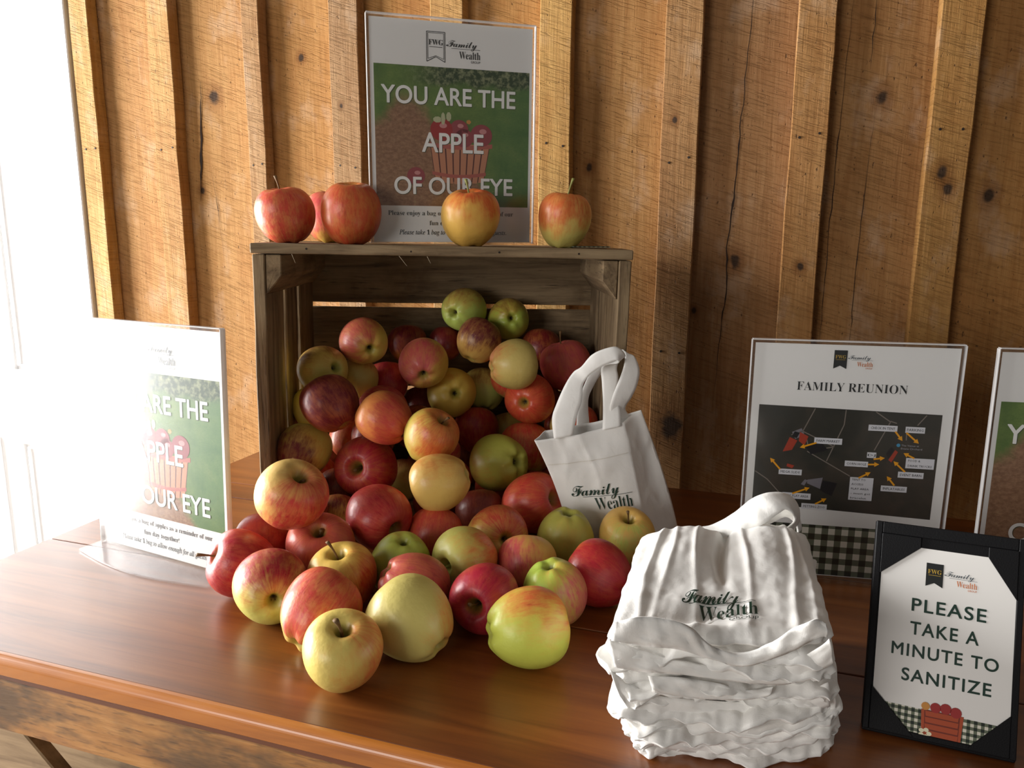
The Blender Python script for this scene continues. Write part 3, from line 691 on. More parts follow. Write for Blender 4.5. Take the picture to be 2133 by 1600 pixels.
def apple_mesh(seed, lobes=5, taper=.08, wob=.025):
    rnd = random.Random(seed); nu, nv = 56, 36
    ph = [rnd.uniform(0, 6.28) for _ in range(6)]; lb = rnd.uniform(.6, 1.2)
    vs, fs = [], []
    for j in range(nv + 1):
        th = pi * j / nv
        for i in range(nu):
            a = 2 * pi * i / nu
            s = sin(th)
            rho = s ** .86
            lo = cos(lobes * a + ph[0])
            rho *= 1 + taper * cos(th) - .01
            rho *= 1 + wob * (.5 * cos(2 * a + ph[1]) + .6 * cos(3 * a + ph[2])) * s
            rho *= 1 + .022 * lb * lo * max(0, -cos(th)) * s
            z = .93 * cos(th)
            z -= (.52 * math.exp(-(rho / .17) ** 2) + .12 * math.exp(-(rho / .46) ** 2)) * (1 if th < pi / 2 else 0)
            z += (.34 * math.exp(-(rho / .14) ** 2) + .06 * math.exp(-(rho / .36) ** 2)) * (1 if th > pi / 2 else 0)
            z -= .030 * lb * lo * math.exp(-((rho - .42) / .2) ** 2) * (1 if th > pi / 2 else .35)
            z += .04 * cos(a + ph[3]) * rho * (1 if th < pi / 2 else .3)
            vs.append((rho * cos(a), rho * sin(a), z))
    m = max(hypot(v[0], v[1]) for v in vs); zt = max(v[2] for v in vs); zb = min(v[2] for v in vs)
    vs = [(v[0] / m, v[1] / m, (v[2] - (zt + zb) / 2) * 1.94 / (zt - zb)) for v in vs]
    for j in range(nv):
        for i in range(nu):
            i2 = (i + 1) % nu
            if j == 0: fs.append((0, (j + 1) * nu + i, (j + 1) * nu + i2)) if False else fs.append((j * nu + i, (j + 1) * nu + i, (j + 1) * nu + i2, j * nu + i2))
            else: fs.append((j * nu + i, (j + 1) * nu + i, (j + 1) * nu + i2, j * nu + i2))
    me = bpy.data.meshes.new('apple'); bm = bmesh.new()
    bv = [bm.verts.new(v) for v in vs]
    for f in fs:
        try: bm.faces.new([bv[k] for k in f])
        except ValueError: pass
    bmesh.ops.remove_doubles(bm, verts=bm.verts, dist=1e-5)
    bmesh.ops.recalc_face_normals(bm, faces=bm.faces)
    bm.to_mesh(me); bm.free()
    me.polygons.foreach_set('use_smooth', [True] * len(me.polygons))
    me.materials.append(APPLE)
    return me
AM = [apple_mesh(s, 5, t, w) for s, t, w in ((1, .07, .02), (2, .11, .03), (3, .04, .025), (4, .09, .035), (5, .13, .02))]

def stem_mesh(l, bend, thick, seed):
    rnd = random.Random(seed); n = 9; k = 8; vs, fs = [], []
    a = rnd.uniform(0, 6.28); b0 = .40
    for i in range(n):
        f = i / (n - 1); z = b0 + f * ((l * .8 + .66) if l > .1 else .40)
        off = bend * f * f
        r = thick * (.62 + .15 * (1 - f) + (.75 * max(0, f - .72) / .28))
        for j in range(k):
            t = 2 * pi * j / k; vs.append((off * cos(a) + r * cos(t), off * sin(a) + r * sin(t), z))
    for i in range(n - 1):
        for j in range(k): fs.append((i * k + j, i * k + (j + 1) % k, (i + 1) * k + (j + 1) % k, (i + 1) * k + j))
    fs.append(tuple((n - 1) * k + j for j in range(k)))
    return vs, fs
def calyx_mesh():
    vs, fs = [], []
    for s in range(5):
        a = 2 * pi * s / 5; b = len(vs)
        for (r, w, z) in ((.01, .028, -.62), (.055, .034, -.66), (.090, .004, -.74)):
            vs += [(r * cos(a) - w * sin(a), r * sin(a) + w * cos(a), z), (r * cos(a) + w * sin(a), r * sin(a) - w * cos(a), z)]
        fs += [(b, b + 1, b + 3, b + 2), (b + 2, b + 3, b + 5, b + 4)]
    return vs, fs
cal_me = bpy.data.meshes.new('calyx'); cal_me.from_pydata(*[calyx_mesh()[0], [], calyx_mesh()[1]]); cal_me.materials.append(CALYX)

def place_apple(k, x, y, z, r, axis, asp, base, blush, amt, bdir, stem, vis, feat, label, group):
    o = bpy.data.objects.new('apple', AM[k % 5]); COL.objects.link(o)
    q = Vector(axis).normalized().to_track_quat('Z', 'Y') @ Quaternion((0, 0, 1), (k * 2.399) % 6.283)
    o.rotation_mode = 'QUATERNION'; o.rotation_quaternion = q
    o.location = (x, y, z); o.scale = (r, r, r * asp)
    bd = q.inverted() @ Vector(bdir).normalized()
    rnd = random.Random(k * 7 + 1); j = lambda c: tuple(min(255, max(0, v + rnd.uniform(-9, 9))) for v in c)
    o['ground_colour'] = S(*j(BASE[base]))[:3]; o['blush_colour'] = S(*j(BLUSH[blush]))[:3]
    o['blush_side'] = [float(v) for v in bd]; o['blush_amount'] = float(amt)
    tag(o, label, 'apple', group)
    if vis:
        if feat == 'c':
            c = bpy.data.objects.new('calyx', cal_me); COL.objects.link(c); c.parent = o
        else:
            l = stem if stem > 0 else .02
            v, f = stem_mesh(l, .10 + .22 * l, .042 if abs(stem - .30) > .001 else .058, k)
            s = mesh_obj('stem', v, f, STEMG if k in (3, 4, 40) else STEM, o, smooth=True)
    return o
for k, a in enumerate(APPLES):
    place_apple(k, a[0], a[1], a[2], a[3], a[4:7], a[7], a[8], a[9], a[10], a[11:14], a[14], a[15], a[16], a[17],
                'apples standing on the crate top' if k < 5 else 'apples heaped in and in front of the crate')
for k, h in enumerate(HIDDEN):
    ax = Vector((random.uniform(-1, 1), random.uniform(-1, 1), random.uniform(-.2, 1)))
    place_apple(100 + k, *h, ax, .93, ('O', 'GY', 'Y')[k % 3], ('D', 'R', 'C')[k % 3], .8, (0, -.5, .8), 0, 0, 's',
                'dark apple buried deep inside the heap, almost hidden by the apples in front', 'buried apples deep in the heap')

# ------------------------------------------------------------ acrylic sign holders
def sign_root(name, loc, yaw, lean, label, cat='sign', group=None):
    o = empty(name, loc); o.rotation_euler = (radians(-lean), 0, radians(yaw))
    return tag(o, label, cat, group)

def holder(root, w, h, foot=.05, lean=0, curve=0.0):
    e = .0035
    bm_obj('acrylic_front', box_bm(-e, w + e, -.0040, -.0018, -.001, h + e, bev=.0004), ACRYL, root)
    bm_obj('acrylic_back', box_bm(-e, w + e, .0012, .0034, -.001, h + e, bev=.0004), ACRYL, root)
    for (a, b, c_, d) in ((-e - .0008, -e, -.001, h + e), (w + e, w + e + .0008, -.001, h + e)):
        bm_obj('acrylic_side_edge', box_bm(a, b, -.0040, .0034, c_, d), ACRYL_EDGE, root)
    bm_obj('acrylic_top_fold', box_bm(-e, w + e, -.0040, .0034, h + e, h + e + .0012, bev=.0003), ACRYL_EDGE, root)
    # foot plate lying forward (and back) under the sign
    n = 14; vs, fs = [], []
    for i in range(n + 1):
        f = i / n; x = -e + f * (w + 2 * e)
        yf = -foot - curve * sin(pi * f)
        vs += [(x, yf, -.0014), (x, .030, -.0014), (x, yf, .0008), (x, .030, .0008)]
    for i in range(n):
        b = 4 * i
        fs += [(b, b + 1, b + 5, b + 4), (b + 2, b + 6, b + 7, b + 3), (b, b + 4, b + 6, b + 2), (b + 1, b + 3, b + 7, b + 5)]
    fs += [(0, 2, 3, 1), (4 * n, 4 * n + 1, 4 * n + 3, 4 * n + 2)]
    f_ = mesh_obj('acrylic_foot', vs, fs, ACRYL, root)
    f_.rotation_euler = (radians(lean), 0, 0)
    return f_

def logo(pp, x, z, s, filled, dim=1.0):
    """ribbon with FWG and the family wealth group lettering; (x, z) top left, s = overall width"""
    w = s * .335; h = w * 1.52; n = h * .83
    out = [(x, z), (x + w, z), (x + w, z - h), (x + w / 2, z - n), (x, z - h)]
    if filled:
        flat('logo_ribbon', pp, out, INK, -.0007)
    else:
        polys = []
        for ins, t in ((0, s * .010), (s * .022, s * .007)):
            q = [(x + ins, z - ins), (x + w - ins, z - ins), (x + w - ins, z - h + ins * 2.2), (x + w / 2, z - n + ins * .8), (x + ins, z - h + ins * 2.2)]
            for i in range(5): polys.append(stroke(q[i], q[(i + 1) % 5], t))
        flats('logo_ribbon', pp, polys, INK, -.0007)
    printed('logo_initials', pp, 'FWG', 'serif', x + w * .10, x + w * .90, z - h * .44, z - h * .255, GOLDINK if filled else INK, -.0010, -.004)
    flats('logo_initials_rule', pp, [[(x + w * .14, z - h * .50), (x + w * .86, z - h * .50), (x + w * .86, z - h * .515), (x + w * .14, z - h * .515)]], GOLDINK if filled else INK, -.0010)
    fx = x + w * 1.12
    printed('logo_script', pp, 'Family', 'script', fx, x + s * .93, z - s * .235, z - s * .075, GREYINK if filled else INK, -.0008, -.004, cap=.9)
    flats('logo_rule', pp, [stroke((fx + s * .08, z - s * .262), (x + s * .995, z - s * .262), s * .006), ell(fx - s * .01, z - s * .215, s * .010, s * .010, 8)], GREYINK if filled else INK, -.0007)
    printed('logo_name', pp, 'Wealth', 'serif', x + s * .60, x + s * .995, z - s * .43, z - s * .30, ORANGEINK if filled else INK, -.0008, -.008)
    printed('logo_group', pp, 'GROUP', 'sans', x + s * .82, x + s * .995, z - s * .495, z - s * .455, ORANGEINK if filled else INK, -.0008)

BASKET = plain('printed_basket_wood', S(196, 134, 100), .55); BASKD = plain('printed_basket_gap', S(92, 44, 38), .55); BASKR = plain('printed_basket_hoop', S(178, 96, 82), .55)
PRED = plain('printed_red_apple', S(160, 44, 42), .55); PRED2 = plain('printed_plum_apple', S(150, 66, 70), .55); PSHINE = plain('printed_apple_shine', S(206, 140, 138), .55)
PLEAF = plain('printed_pale_leaf', S(188, 190, 150), .55); POLEAF = plain('printed_orange_leaf', S(206, 142, 66), .55); PSHAD = plain('printed_letter_shadow', S(66, 74, 44), .6)

def poster(pp, w=.216, h=.279):
    """the orchard poster printed on a letter sheet"""
    U = lambda u: u * w
    V = lambda v: h * (1 - v)
    logo(pp, U(.338), V(.045), w * .33, False)
    flat('printed_picture', pp, [(U(.022), V(.828)), (U(.983), V(.828)), (U(.983), V(.197)), (U(.022), V(.197))], ORCHARD, -.0003)
    # bushel basket
    bx0, bx1, zt, zb = U(.352), U(.732), V(.538), V(.712)
    flat('printed_basket', pp, [(bx0 + .007, zb), (bx1 - .009, zb), (bx1, zt), (bx0, zt)], BASKD, -.00036)
    sl = []
    for i in range(8):
        a, b = i / 8 + .012, (i + 1) / 8 - .012
        f = lambda t, z: (bx0 + .007 * (z == zb)) + t * ((bx1 - .009 * (z == zb)) - (bx0 + .007 * (z == zb)))
        zz = zb - .003 * sin(pi * (a + b) / 2)
        sl.append([(f(a, zb), zz), (f(b, zb), zz), (f(b, zt), zt), (f(a, zt), zt)])
    flats('printed_basket_staves', pp, sl, BASKET, -.00040)
    def hoop(z, d, x0, x1, hh):
        n = 12; top = [(x0 + (x1 - x0) * i / n, z - d * sin(pi * i / n)) for i in range(n + 1)]
        return top + [(p[0], p[1] - hh) for p in reversed(top)]
    flats('printed_basket_hoops', pp, [hoop(V(.665), .004, bx0 + .003, bx1 - .006, .0045), hoop(V(.533), .003, bx0 - .002, bx1 + .003, .0055)], BASKR, -.00046)
    for (u, v, r, m, tall) in ((.535, .470, .0125, PRED2, .95), (.565, .510, .0125, PRED2, .95), (.675, .495, .0150, PRED2, .95), (.425, .475, .0150, PRED, .95), (.265, .690, .0120, PRED2, .95)):
        y = -.00050 if v < .6 else -.00040
        e_ = [p for p in ell(U(u), V(v), r, r * tall, 24)]
        flat('printed_apple', pp, e_, m, y - r * .004)
        flat('printed_apple_highlight', pp, ell(U(u) + r * .15, V(v) + r * .35, r * .34, r * .22, 12), PSHINE, y - r * .005 - .00002)
    flats('printed_leaves', pp, [ell(U(.40), V(.43), .006, .004, 8, .5), ell(U(.435), V(.425), .003, .008, 8), ell(U(.47), V(.415), .0035, .006, 8, .4)], PLEAF, -.00062)
    flat('printed_fallen_leaf', pp, ell(U(.595), V(.435), .0035, .003, 5), POLEAF, -.00040)
    for txt, u0, u1, v0, v1 in (('YOU ARE THE', .062, .893, .364, .283), ('APPLE', .303, .690, .577, .486), ('OF OUR EYE', .130, .880, .772, .690)):
        printed('headline_shadow', pp, txt, 'sans', U(u0) + .0005, U(u1) + .0005, V(v0) - .0006, V(v1) - .0006, PSHAD, -.00066, .020, cap=.73, res=4)
        printed('headline', pp, txt, 'sans', U(u0), U(u1), V(v0), V(v1), WHITEINK, -.00074, .016, cap=.73, res=6)
    printed('caption_line', pp, 'Please enjoy a bag of apples as a reminder of our', 'serif', U(.09), U(.886), V(.872), V(.850), INK, -.0006, -.008, res=2)
    printed('caption_line', pp, 'fun day together!', 'serif', U(.345), U(.63), V(.918), V(.896), INK, -.0006, -.008, res=2)
    printed('caption_line', pp, 'Please take 1 bag to allow enough for all guests.', 'serifi', U(.155), U(.842), V(.962), V(.940), INK, -.0006, .004, res=2)

def sheet(root, w, h, curl=0.0):
    n = 12; vs, fs = [], []
    for i in range(n + 1):
        f = i / n
        for y in (-.0002, .0002): vs += [(f * w, y, .0005), (f * w, y, h)]
    for i in range(n):
        b = 4 * i; fs += [(b, b + 4, b + 5, b + 1), (b + 2, b + 3, b + 7, b + 6)]
    fs += [(0, 1, 3, 2)]
    return mesh_obj('paper_sheet', vs, fs, PAPER, root)

s1 = sign_root('acrylic_sign', (-.1841, 1.0355, .75 + .3790), 16.4, -.9, 'apple poster in a clear acrylic stand on top of the crate')
holder(s1, .216, .279, .018, -.9); poster(sheet(s1, .216, .279))
s2 = sign_root('acrylic_sign', (-.5191, .9279, .752), -27.1, 2.0, 'glare washed apple poster in a clear acrylic stand at the left table end')
holder(s2, .218, .281, .034, 2.0, .016); poster(sheet(s2, .218, .281), .218, .281)
s3 = sign_root('acrylic_sign', (.5173, .8011, .752), -10.0, .4, 'apple poster in a clear acrylic stand cut off by the right frame edge')
holder(s3, .216, .270, .03, .4); poster(sheet(s3, .216, .270), .216, .270)

s4 = sign_root('acrylic_sign', (.2727, .8551, .752), -10.9, -.9, 'white family reunion map sign in a clear acrylic stand behind the folded bags')
ft = holder(s4, .211, .272, .020, -.9); pp = sheet(s4, .211, .272)
logo(pp, .0835, .2662, .0405, True)
printed('title', pp, 'FAMILY REUNION', 'serif', .0472, .1622, .2200, .2300, INK, -.0006, -.010)
flat('printed_map', pp, [(.0080, .0840), (.2000, .0768 + .0008), (.2000, .1985), (.0084, .2015)], AERIAL, -.0003)
ROAD = plain('printed_road', S(128, 118, 108), .5); ROOFR = plain('printed_red_roof', S(170, 62, 40), .5); LOT = plain('printed_paving', S(126, 122, 128), .5); DKL = plain('printed_dark_roof', S(30, 28, 30), .5); LBL = plain('printed_map_tag', S(222, 222, 226), .5); PIN = plain('printed_map_pin', S(70, 150, 190), .5); PLACE = plain('printed_place_name', S(170, 170, 176), .5)
roads = [[(.0688, .1995), (.0575, .1725), (.0923, .1562)], [(.1013, .1995), (.1006, .1823), (.0854, .139)], [(.0639, .1494), (.1118, .123)], [(.1324, .1988), (.1482, .1881), (.1345, .1546)], [(.1481, .1889), (.1549, .1869)], [(.1843, .1973), (.1761, .1856)], [(.0088, .1227), (.023, .1135), (.0383, .0973)], [(.1656, .1826), (.1663, .168)], [(.0575, .1725), (.0456, .1676)], [(.062, .165), (.066, .150), (.0923, .1562)]]
flats('printed_roads', pp, [stroke(r[i], r[i + 1], .0011) for r in roads for i in range(len(r) - 1)], ROAD, -.0004)
flats('printed_paving', pp, [[(.046, .171), (.056, .176), (.060, .168), (.050, .163)], [(.0666, .1157), (.0832, .1194), (.0813, .1056), (.0669, .1114)], [(.0600, .1100), (.0640, .1160), (.0670, .1150), (.0640, .1085)]], LOT, -.0004)
flats('printed_dark_lots', pp, [[(.062, .155), (.078, .161), (.086, .152), (.068, .146)], [(.0835, .116), (.099, .1137), (.0942, .098), (.0814, .1039)], [(.0545, .1705), (.0515, .164), (.046, .166), (.049, .172)], [(.147, .152), (.152, .160), (.155, .156), (.150, .146)]], DKL, -.00045)
flats('printed_red_roofs', pp, [[(.0545, .1715), (.0640, .1668), (.0605, .1560), (.0539, .1610)], [(.0440, .1650), (.0525, .1614), (.0474, .1500), (.0375, .1475)], [(.1562, .1565), (.1592, .1542), (.1536, .1419), (.1500, .1445)], [(.0435, .1337), (.0514, .1317), (.0493, .1282), (.043, .1303)]], ROOFR, -.0005)
flat('printed_map_pin', pp, ell(.1588, .1621, .0020, .0020, 12), PIN, -.0006)
printed('place_name', pp, 'The Venue at', 'sans', .1618, .1800, .1612, .1632, PLACE, -.0006); printed('place_name', pp, 'Evans Orchard', 'sans', .1618, .1835, .1576, .1596, PLACE, -.0006)
def maptag(lines, x0, z1, x1, z0):
    flat('map_tag', pp, [(x0, z0), (x1, z0), (x1, z1), (x0, z1)], LBL, -.00055)
    n = len(lines); hh = (z1 - z0) / n
    for i, t in enumerate(lines):
        b = z1 - hh * (i + 1) + hh * .30; full = max(len(q) for q in lines)
        printed('map_tag_text', pp, t, 'sans', x0 + (x1 - x0) * .08, x0 + (x1 - x0) * (.08 + .84 * len(t) / full), b, b + hh * .42, INK, -.0007, res=1)
maptag(['CHECK IN TENT'], .1261, .1840, .1560, .1772); maptag(['PARKING'], .1643, .1837, .1842, .1768); maptag(['FARM MARKET'], .0705, .1661, .1001, .1591)
maptag(['MEGA SLIDE'], .0349, .1272, .0600, .1205); maptag(['KIDS PLAY AREA'], .0409, .0992, .0718, .0920); maptag(['PETTING ZOO'], .0626, .0874, .0903, .0805)
maptag(['TENT TO', 'ACCESS', 'PLAY AREA', '- must get', 'bracelet'], .1122, .1222, .1370, .0952); maptag(['INFLATABLES'], .1454, .1145, .1725, .1078); maptag(['EVENT BARN'], .1616, .1318, .1880, .1249)
maptag(['FOOD &', 'DRINK TRUCKS'], .1683, .1481, .1975, .1363); maptag(['CORN HOLE'], .1050, .1411, .1295, .1346); maptag(['DJ'], .1275, .1522, .1370, .1458)
for p0, p1 in (((.1541, .1776), (.1624, .1673)), ((.1654, .1769), (.1793, .1652)), ((.0730, .1600), (.0556, .1534)), ((.0362, .1264), (.0244, .1393)), ((.0516, .0983), (.0699, .1065)), ((.0773, .0873), (.0891, .0950)), ((.1210, .1216), (.1331, .1292)), ((.1591, .1154), (.1503, .1257)), ((.1685, .1319), (.1555, .1435)), ((.1764, .1481), (.1648, .1535)), ((.1293, .1381), (.1412, .1389)), ((.1346, .1446), (.1463, .1467))):
    dx, dz = p1[0] - p0[0], p1[1] - p0[1]; l = hypot(dx, dz); dx /= l; dz /= l; m = (p1[0] - dx * .0052, p1[1] - dz * .0052)
    nx, nz = -dz, dx
    flats('map_arrow', pp, [stroke(p0, m, .0019), [(m[0] + nx * .0028, m[1] + nz * .0028), (m[0] - nx * .0028, m[1] - nz * .0028), p1]], YELLOWINK, -.0009)
flat('printed_gingham_band', pp, [(.0010, .0015), (.2100, .0015), (.2100, .0620), (.0010, .0620)], GINGHAM, -.0003)

# small printed card lying under the rightmost crate top apple
cd = empty('printed_card', (0.0855, 1.030, .75 + .3745), radians(3)); tag(cd, 'small checked printed card lying flat under the rightmost apple on the crate', 'card')
mesh_obj('card_sheet', [(-.022, -.018, 0), (.040, -.018, 0), (.040, .022, 0), (-.022, .022, 0), (-.022, -.018, .0012), (.040, -.018, .0012), (.040, .022, .0012), (-.022, .022, .0012)],
         [(3, 2, 1, 0), (4, 5, 6, 7), (0, 1, 5, 4), (1, 2, 6, 5), (2, 3, 7, 6), (3, 0, 4, 7)], mat_gingham('card_gingham', .003), cd)

# ------------------------------------------------------------ black menu board
LT = NT('black_leatherette'); _oc = LT.coord()
LT.bump(LT.noise(LT.mapn(_oc, (900, 900, 900)), 1, 3, .6), .35, .0004)
LEATHER = LT.set(Base_Color=(.007, .007, .008, 1), Roughness=.5, Specular_IOR_Level=.18)
mb = sign_root('menu_board', (.2839, .5556, .7525), -22.3, 20.0, 'black leatherette menu board asking guests to sanitize, at the right front')
mw, mh = .1062, .1655
bm_obj('board_panel', box_bm(0, mw, 0, .0040, -.002, mh, bev=.0012, seg=2), LEATHER, mb)
bm_obj('board_panel', box_bm(.001, mw - .001, .0044, .0080, -.002, mh - .001, bev=.0012, seg=2), LEATHER, mb)
bm_obj('board_panel', box_bm(0, mw, .0084, .0120, -.002, mh, bev=.0012, seg=2), LEATHER, mb)
# raised rim
for nm, a in (('rim', (.0, .0048, 0, mh)), ('rim', (mw - .0048, mw, 0, mh))):
    bm_obj(nm, box_bm(a[0], a[1], -.0016, .0004, a[2], a[3], bev=.0006), LEATHER, mb)
for a in ((.0, .0045), (mh - .0095, mh)):
    bm_obj('rim', box_bm(.0048, mw - .0048, -.0016, .0004, a[0], a[1], bev=.0006), LEATHER, mb)
mp_ = mesh_obj('paper_sheet', [(.006, -.0004, .003), (.1036, -.0004, .003), (.1036, -.0004, .1480), (.006, -.0004, .1480)], [(0, 1, 2, 3)], PAPER, mb)
def pocket(pts):
    prism('corner_pocket', pts, -.0022, -.0009, LEATHER, mb, bev=.0003)
pocket([(.0048, .1235), (.0335, .1478), (.0335, .156), (.0048, .156)])
pocket([(.0812, .1478), (.1015, .1180), (.1015, .156), (.0812, .156)][::1])
pocket([(.0048, .0342), (.0048, .0010), (.0368, .0010), (.0355, .0024)])
pocket([(.1015, .0318), (.0742, .0026), (.0742, .0010), (.1015, .0010)])
logo(mp_, .0385, .1370, .0363, True)
printed('notice_line', mp_, 'PLEASE', 'sans', .0297, .0820, .0975, .1080, GREENINK, -.0009, .014, cap=.73, space=1.15, res=6)
printed('notice_line', mp_, 'TAKE A', 'sans', .0296, .0777, .0792, .0896, GREENINK, -.0009, .014, cap=.73, space=1.15, res=6)
printed('notice_line', mp_, 'MINUTE TO', 'sans', .0173, .0919, .0617, .0716, GREENINK, -.0009, .014, cap=.73, space=1.15, res=6)
printed('notice_line', mp_, 'SANITIZE', 'sans', .0257, .0879, .0427, .0527, GREENINK, -.0009, .014, cap=.73, space=1.15, res=6)
flat('printed_gingham_band', mp_, [(.0062, .003), (.1034, .003), (.1034, .0222), (.0062, .0236)], GINGHAM_S, -.0006)
PCR = plain('printed_crate_red', S(176, 76, 40), .5); PCD = plain('printed_crate_dark', S(118, 44, 26), .5); PFL = plain('printed_flower', S(238, 232, 200), .5)
flat('printed_crate', mp_, [(.0420, .0035), (.0690, .0035), (.0705, .0236), (.0412, .0236)], PCD, -.0009)
flats('printed_crate_slats', mp_, [[(.0445, z), (.0668, z), (.0672, z + .0038), (.0440, z + .0038)] for z in (.0045, .0094, .0143, .0190)] + [[(.0420, .0035), (.0440, .0035), (.0434, .0236), (.0412, .0236)], [(.0672, .0035), (.0690, .0035), (.0705, .0236), (.0682, .0236)]], PCR, -.0010)
for (a, b, r, m) in ((.0440, .0262, .0030, POLEAF), (.0510, .0262, .0038, PRED), (.0580, .0268, .0040, PRED), (.0650, .0255, .0040, PRED)):
    flat('printed_apple', mp_, ell(a, b, r, r, 14), m, -.0011)
flats('printed_flowers', mp_, [ell(.0445 + .0030 * cos(t), .0060 + .0026 * sin(t), .0019, .0016, 8) for t in (0, 1.26, 2.5, 3.8, 5.0)], PFL, -.0012)
# easel leg behind the board
_e = prism('easel_leg', [(.040, -.115), (.066, -.115), (.060, 0.0), (.046, 0.0)], 0.0, .0022, LEATHER, mb); _e.location = (0, .0126, .112); _e.rotation_euler = (radians(47), 0, 0)

# ------------------------------------------------------------ cloth helpers
def fbm(x, y, z, sc, oct_=3):
    t = 0; a = 1
    for i in range(oct_):
        t += a * noise.noise(Vector((x * sc, y * sc, z * sc))); sc *= 2.1; a *= .5
    return t
def ridged(x, y, z, sc):
    v = 1 - abs(noise.noise(Vector((x * sc, y * sc, z * sc)))) * 2.2
    return max(0, v) ** 2

def ribbon(name, pairs, parent, sub=6, thick=.0012, amp=.0006, wr=0.0):
    """cloth strap through pairs of edge points"""
    def cr(P, i, f):
        p0, p1, p2, p3 = P[max(0, i - 1)], P[i], P[i + 1], P[min(len(P) - 1, i + 2)]
        return .5 * ((2 * p1) + (p2 - p0) * f + (2 * p0 - 5 * p1 + 4 * p2 - p3) * f * f + (3 * p1 - p0 - 3 * p2 + p3) * f ** 3)
    A = [Vector(a) for a, b in pairs]; B = [Vector(b) for a, b in pairs]
    rows = []
    for i in range(len(A) - 1):
        for k in range(sub):
            rows.append((cr(A, i, k / sub), cr(B, i, k / sub)))
    rows.append((A[-1], B[-1]))
    vs, fs = [], []; nc = 7
    for r, (a, b) in enumerate(rows):
        for c in range(nc):
            f = c / (nc - 1); p = a.lerp(b, f)
            p = p + Vector((0, -1, .2)) * (amp * sin(pi * f) * 1.6 + fbm(p.x, p.y, p.z, 70, 2) * amp)
            if wr: p = p + Vector((0, -1, .6)) * wr * ((abs(noise.noise(Vector((p.x * 60, f * 1.5, 4)))) - .25) * 2 + .8 * noise.noise(Vector((p.x * 130, f * 3, 9))))
            vs.append(p)
    for r in range(len(rows) - 1):
        for c in range(nc - 1):
            b = r * nc + c; fs.append((b, b + 1, b + nc + 1, b + nc))
    o = mesh_obj(name, vs, fs, COTTON, parent, smooth=True)
    m = o.modifiers.new('thickness', 'SOLIDIFY'); m.thickness = thick; m.offset = 0
    return o

# ------------------------------------------------------------ standing tote bag against the crate post
tote = empty('tote_bag', (.13, .94, .7515)); TO = Vector((.13, .94, .7515))
tag(tote, 'small white cotton tote bag with looped handles standing against the right crate post', 'bag', )
BOT = [Vector(p) for p in ((.0742, .921, .7525), (.1735, .914, .7525), (.2220, .958, .7525), (.0820, .955, .7525))]
MID = [Vector(p) for p in ((.0600, .925, .815), (.1600, .923, .825), (.2010, .960, .828), (.0660, .955, .820))]
TOP = [Vector(p) for p in ((.0284, .930, .8872), (.1395, .935, .9102), (.1657, .9590, .9209), (.0426, .9545, .8939))]
def bagpt(side, u, v, out=0.0):
    """side 0 front, 1 right, 2 back, 3 left; u along the side, v up"""
    def q(k):
        a, m, b = BOT[k], MID[k], TOP[k]
        return a * ((1 - v) * (1 - 2 * v)) + m * (4 * v * (1 - v)) + b * (v * (2 * v - 1))
    a, b = q(side), q((side + 1) % 4)
    p = a.lerp(b, u)
    nrm = Vector((b.y - a.y, -(b.x - a.x), 0))
    if nrm.length > 1e-6: nrm.normalize()
    bul = {0: .0095, 1: -.003, 2: .002, 3: .002}[side] * sin(pi * u) * (sin(pi * min(1, v * 1.02)) ** .8)
    bul += (.0035 if side in (0, 1) else 0) * (1 - v) ** 6 * sin(pi * u)
    wr = fbm(p.x, p.y, p.z, 26, 3) * .0026 * sin(pi * u) ** .5
    wr += .0016 * ridged(p.x + p.z * .6, p.y, p.z * .5, 32) * sin(pi * u)
    if v > .80: wr += .0007
    if v > .985: wr -= .0004
    p = p + nrm * (bul + wr + out)
    if side in (1,) : p = p + Vector((0, .004, 0)) * sin(pi * u)
    p.z -= .0030 * sin(pi * u) * v ** 4 * (1 if side in (0, 2) else 0)
    p.z = max(p.z, .7517)
    return p
nu = [44, 20, 40, 12]; nv = 46; vs, fs = [], []; cols = sum(nu)
for j in range(nv + 1):
    v = j / nv
    for s in range(4):
        for i in range(nu[s]):
            vs.append(bagpt(s, i / nu[s], v) - TO)
for j in range(nv):
    for i in range(cols):
        i2 = (i + 1) % cols
        fs.append((j * cols + i, j * cols + i2, (j + 1) * cols + i2, (j + 1) * cols + i))
fs.append(tuple(range(cols)))
body = mesh_obj('bag_body', vs, fs, COTTON, tote, smooth=True)
m = body.modifiers.new('thickness', 'SOLIDIFY'); m.thickness = .0011; m.offset = -1
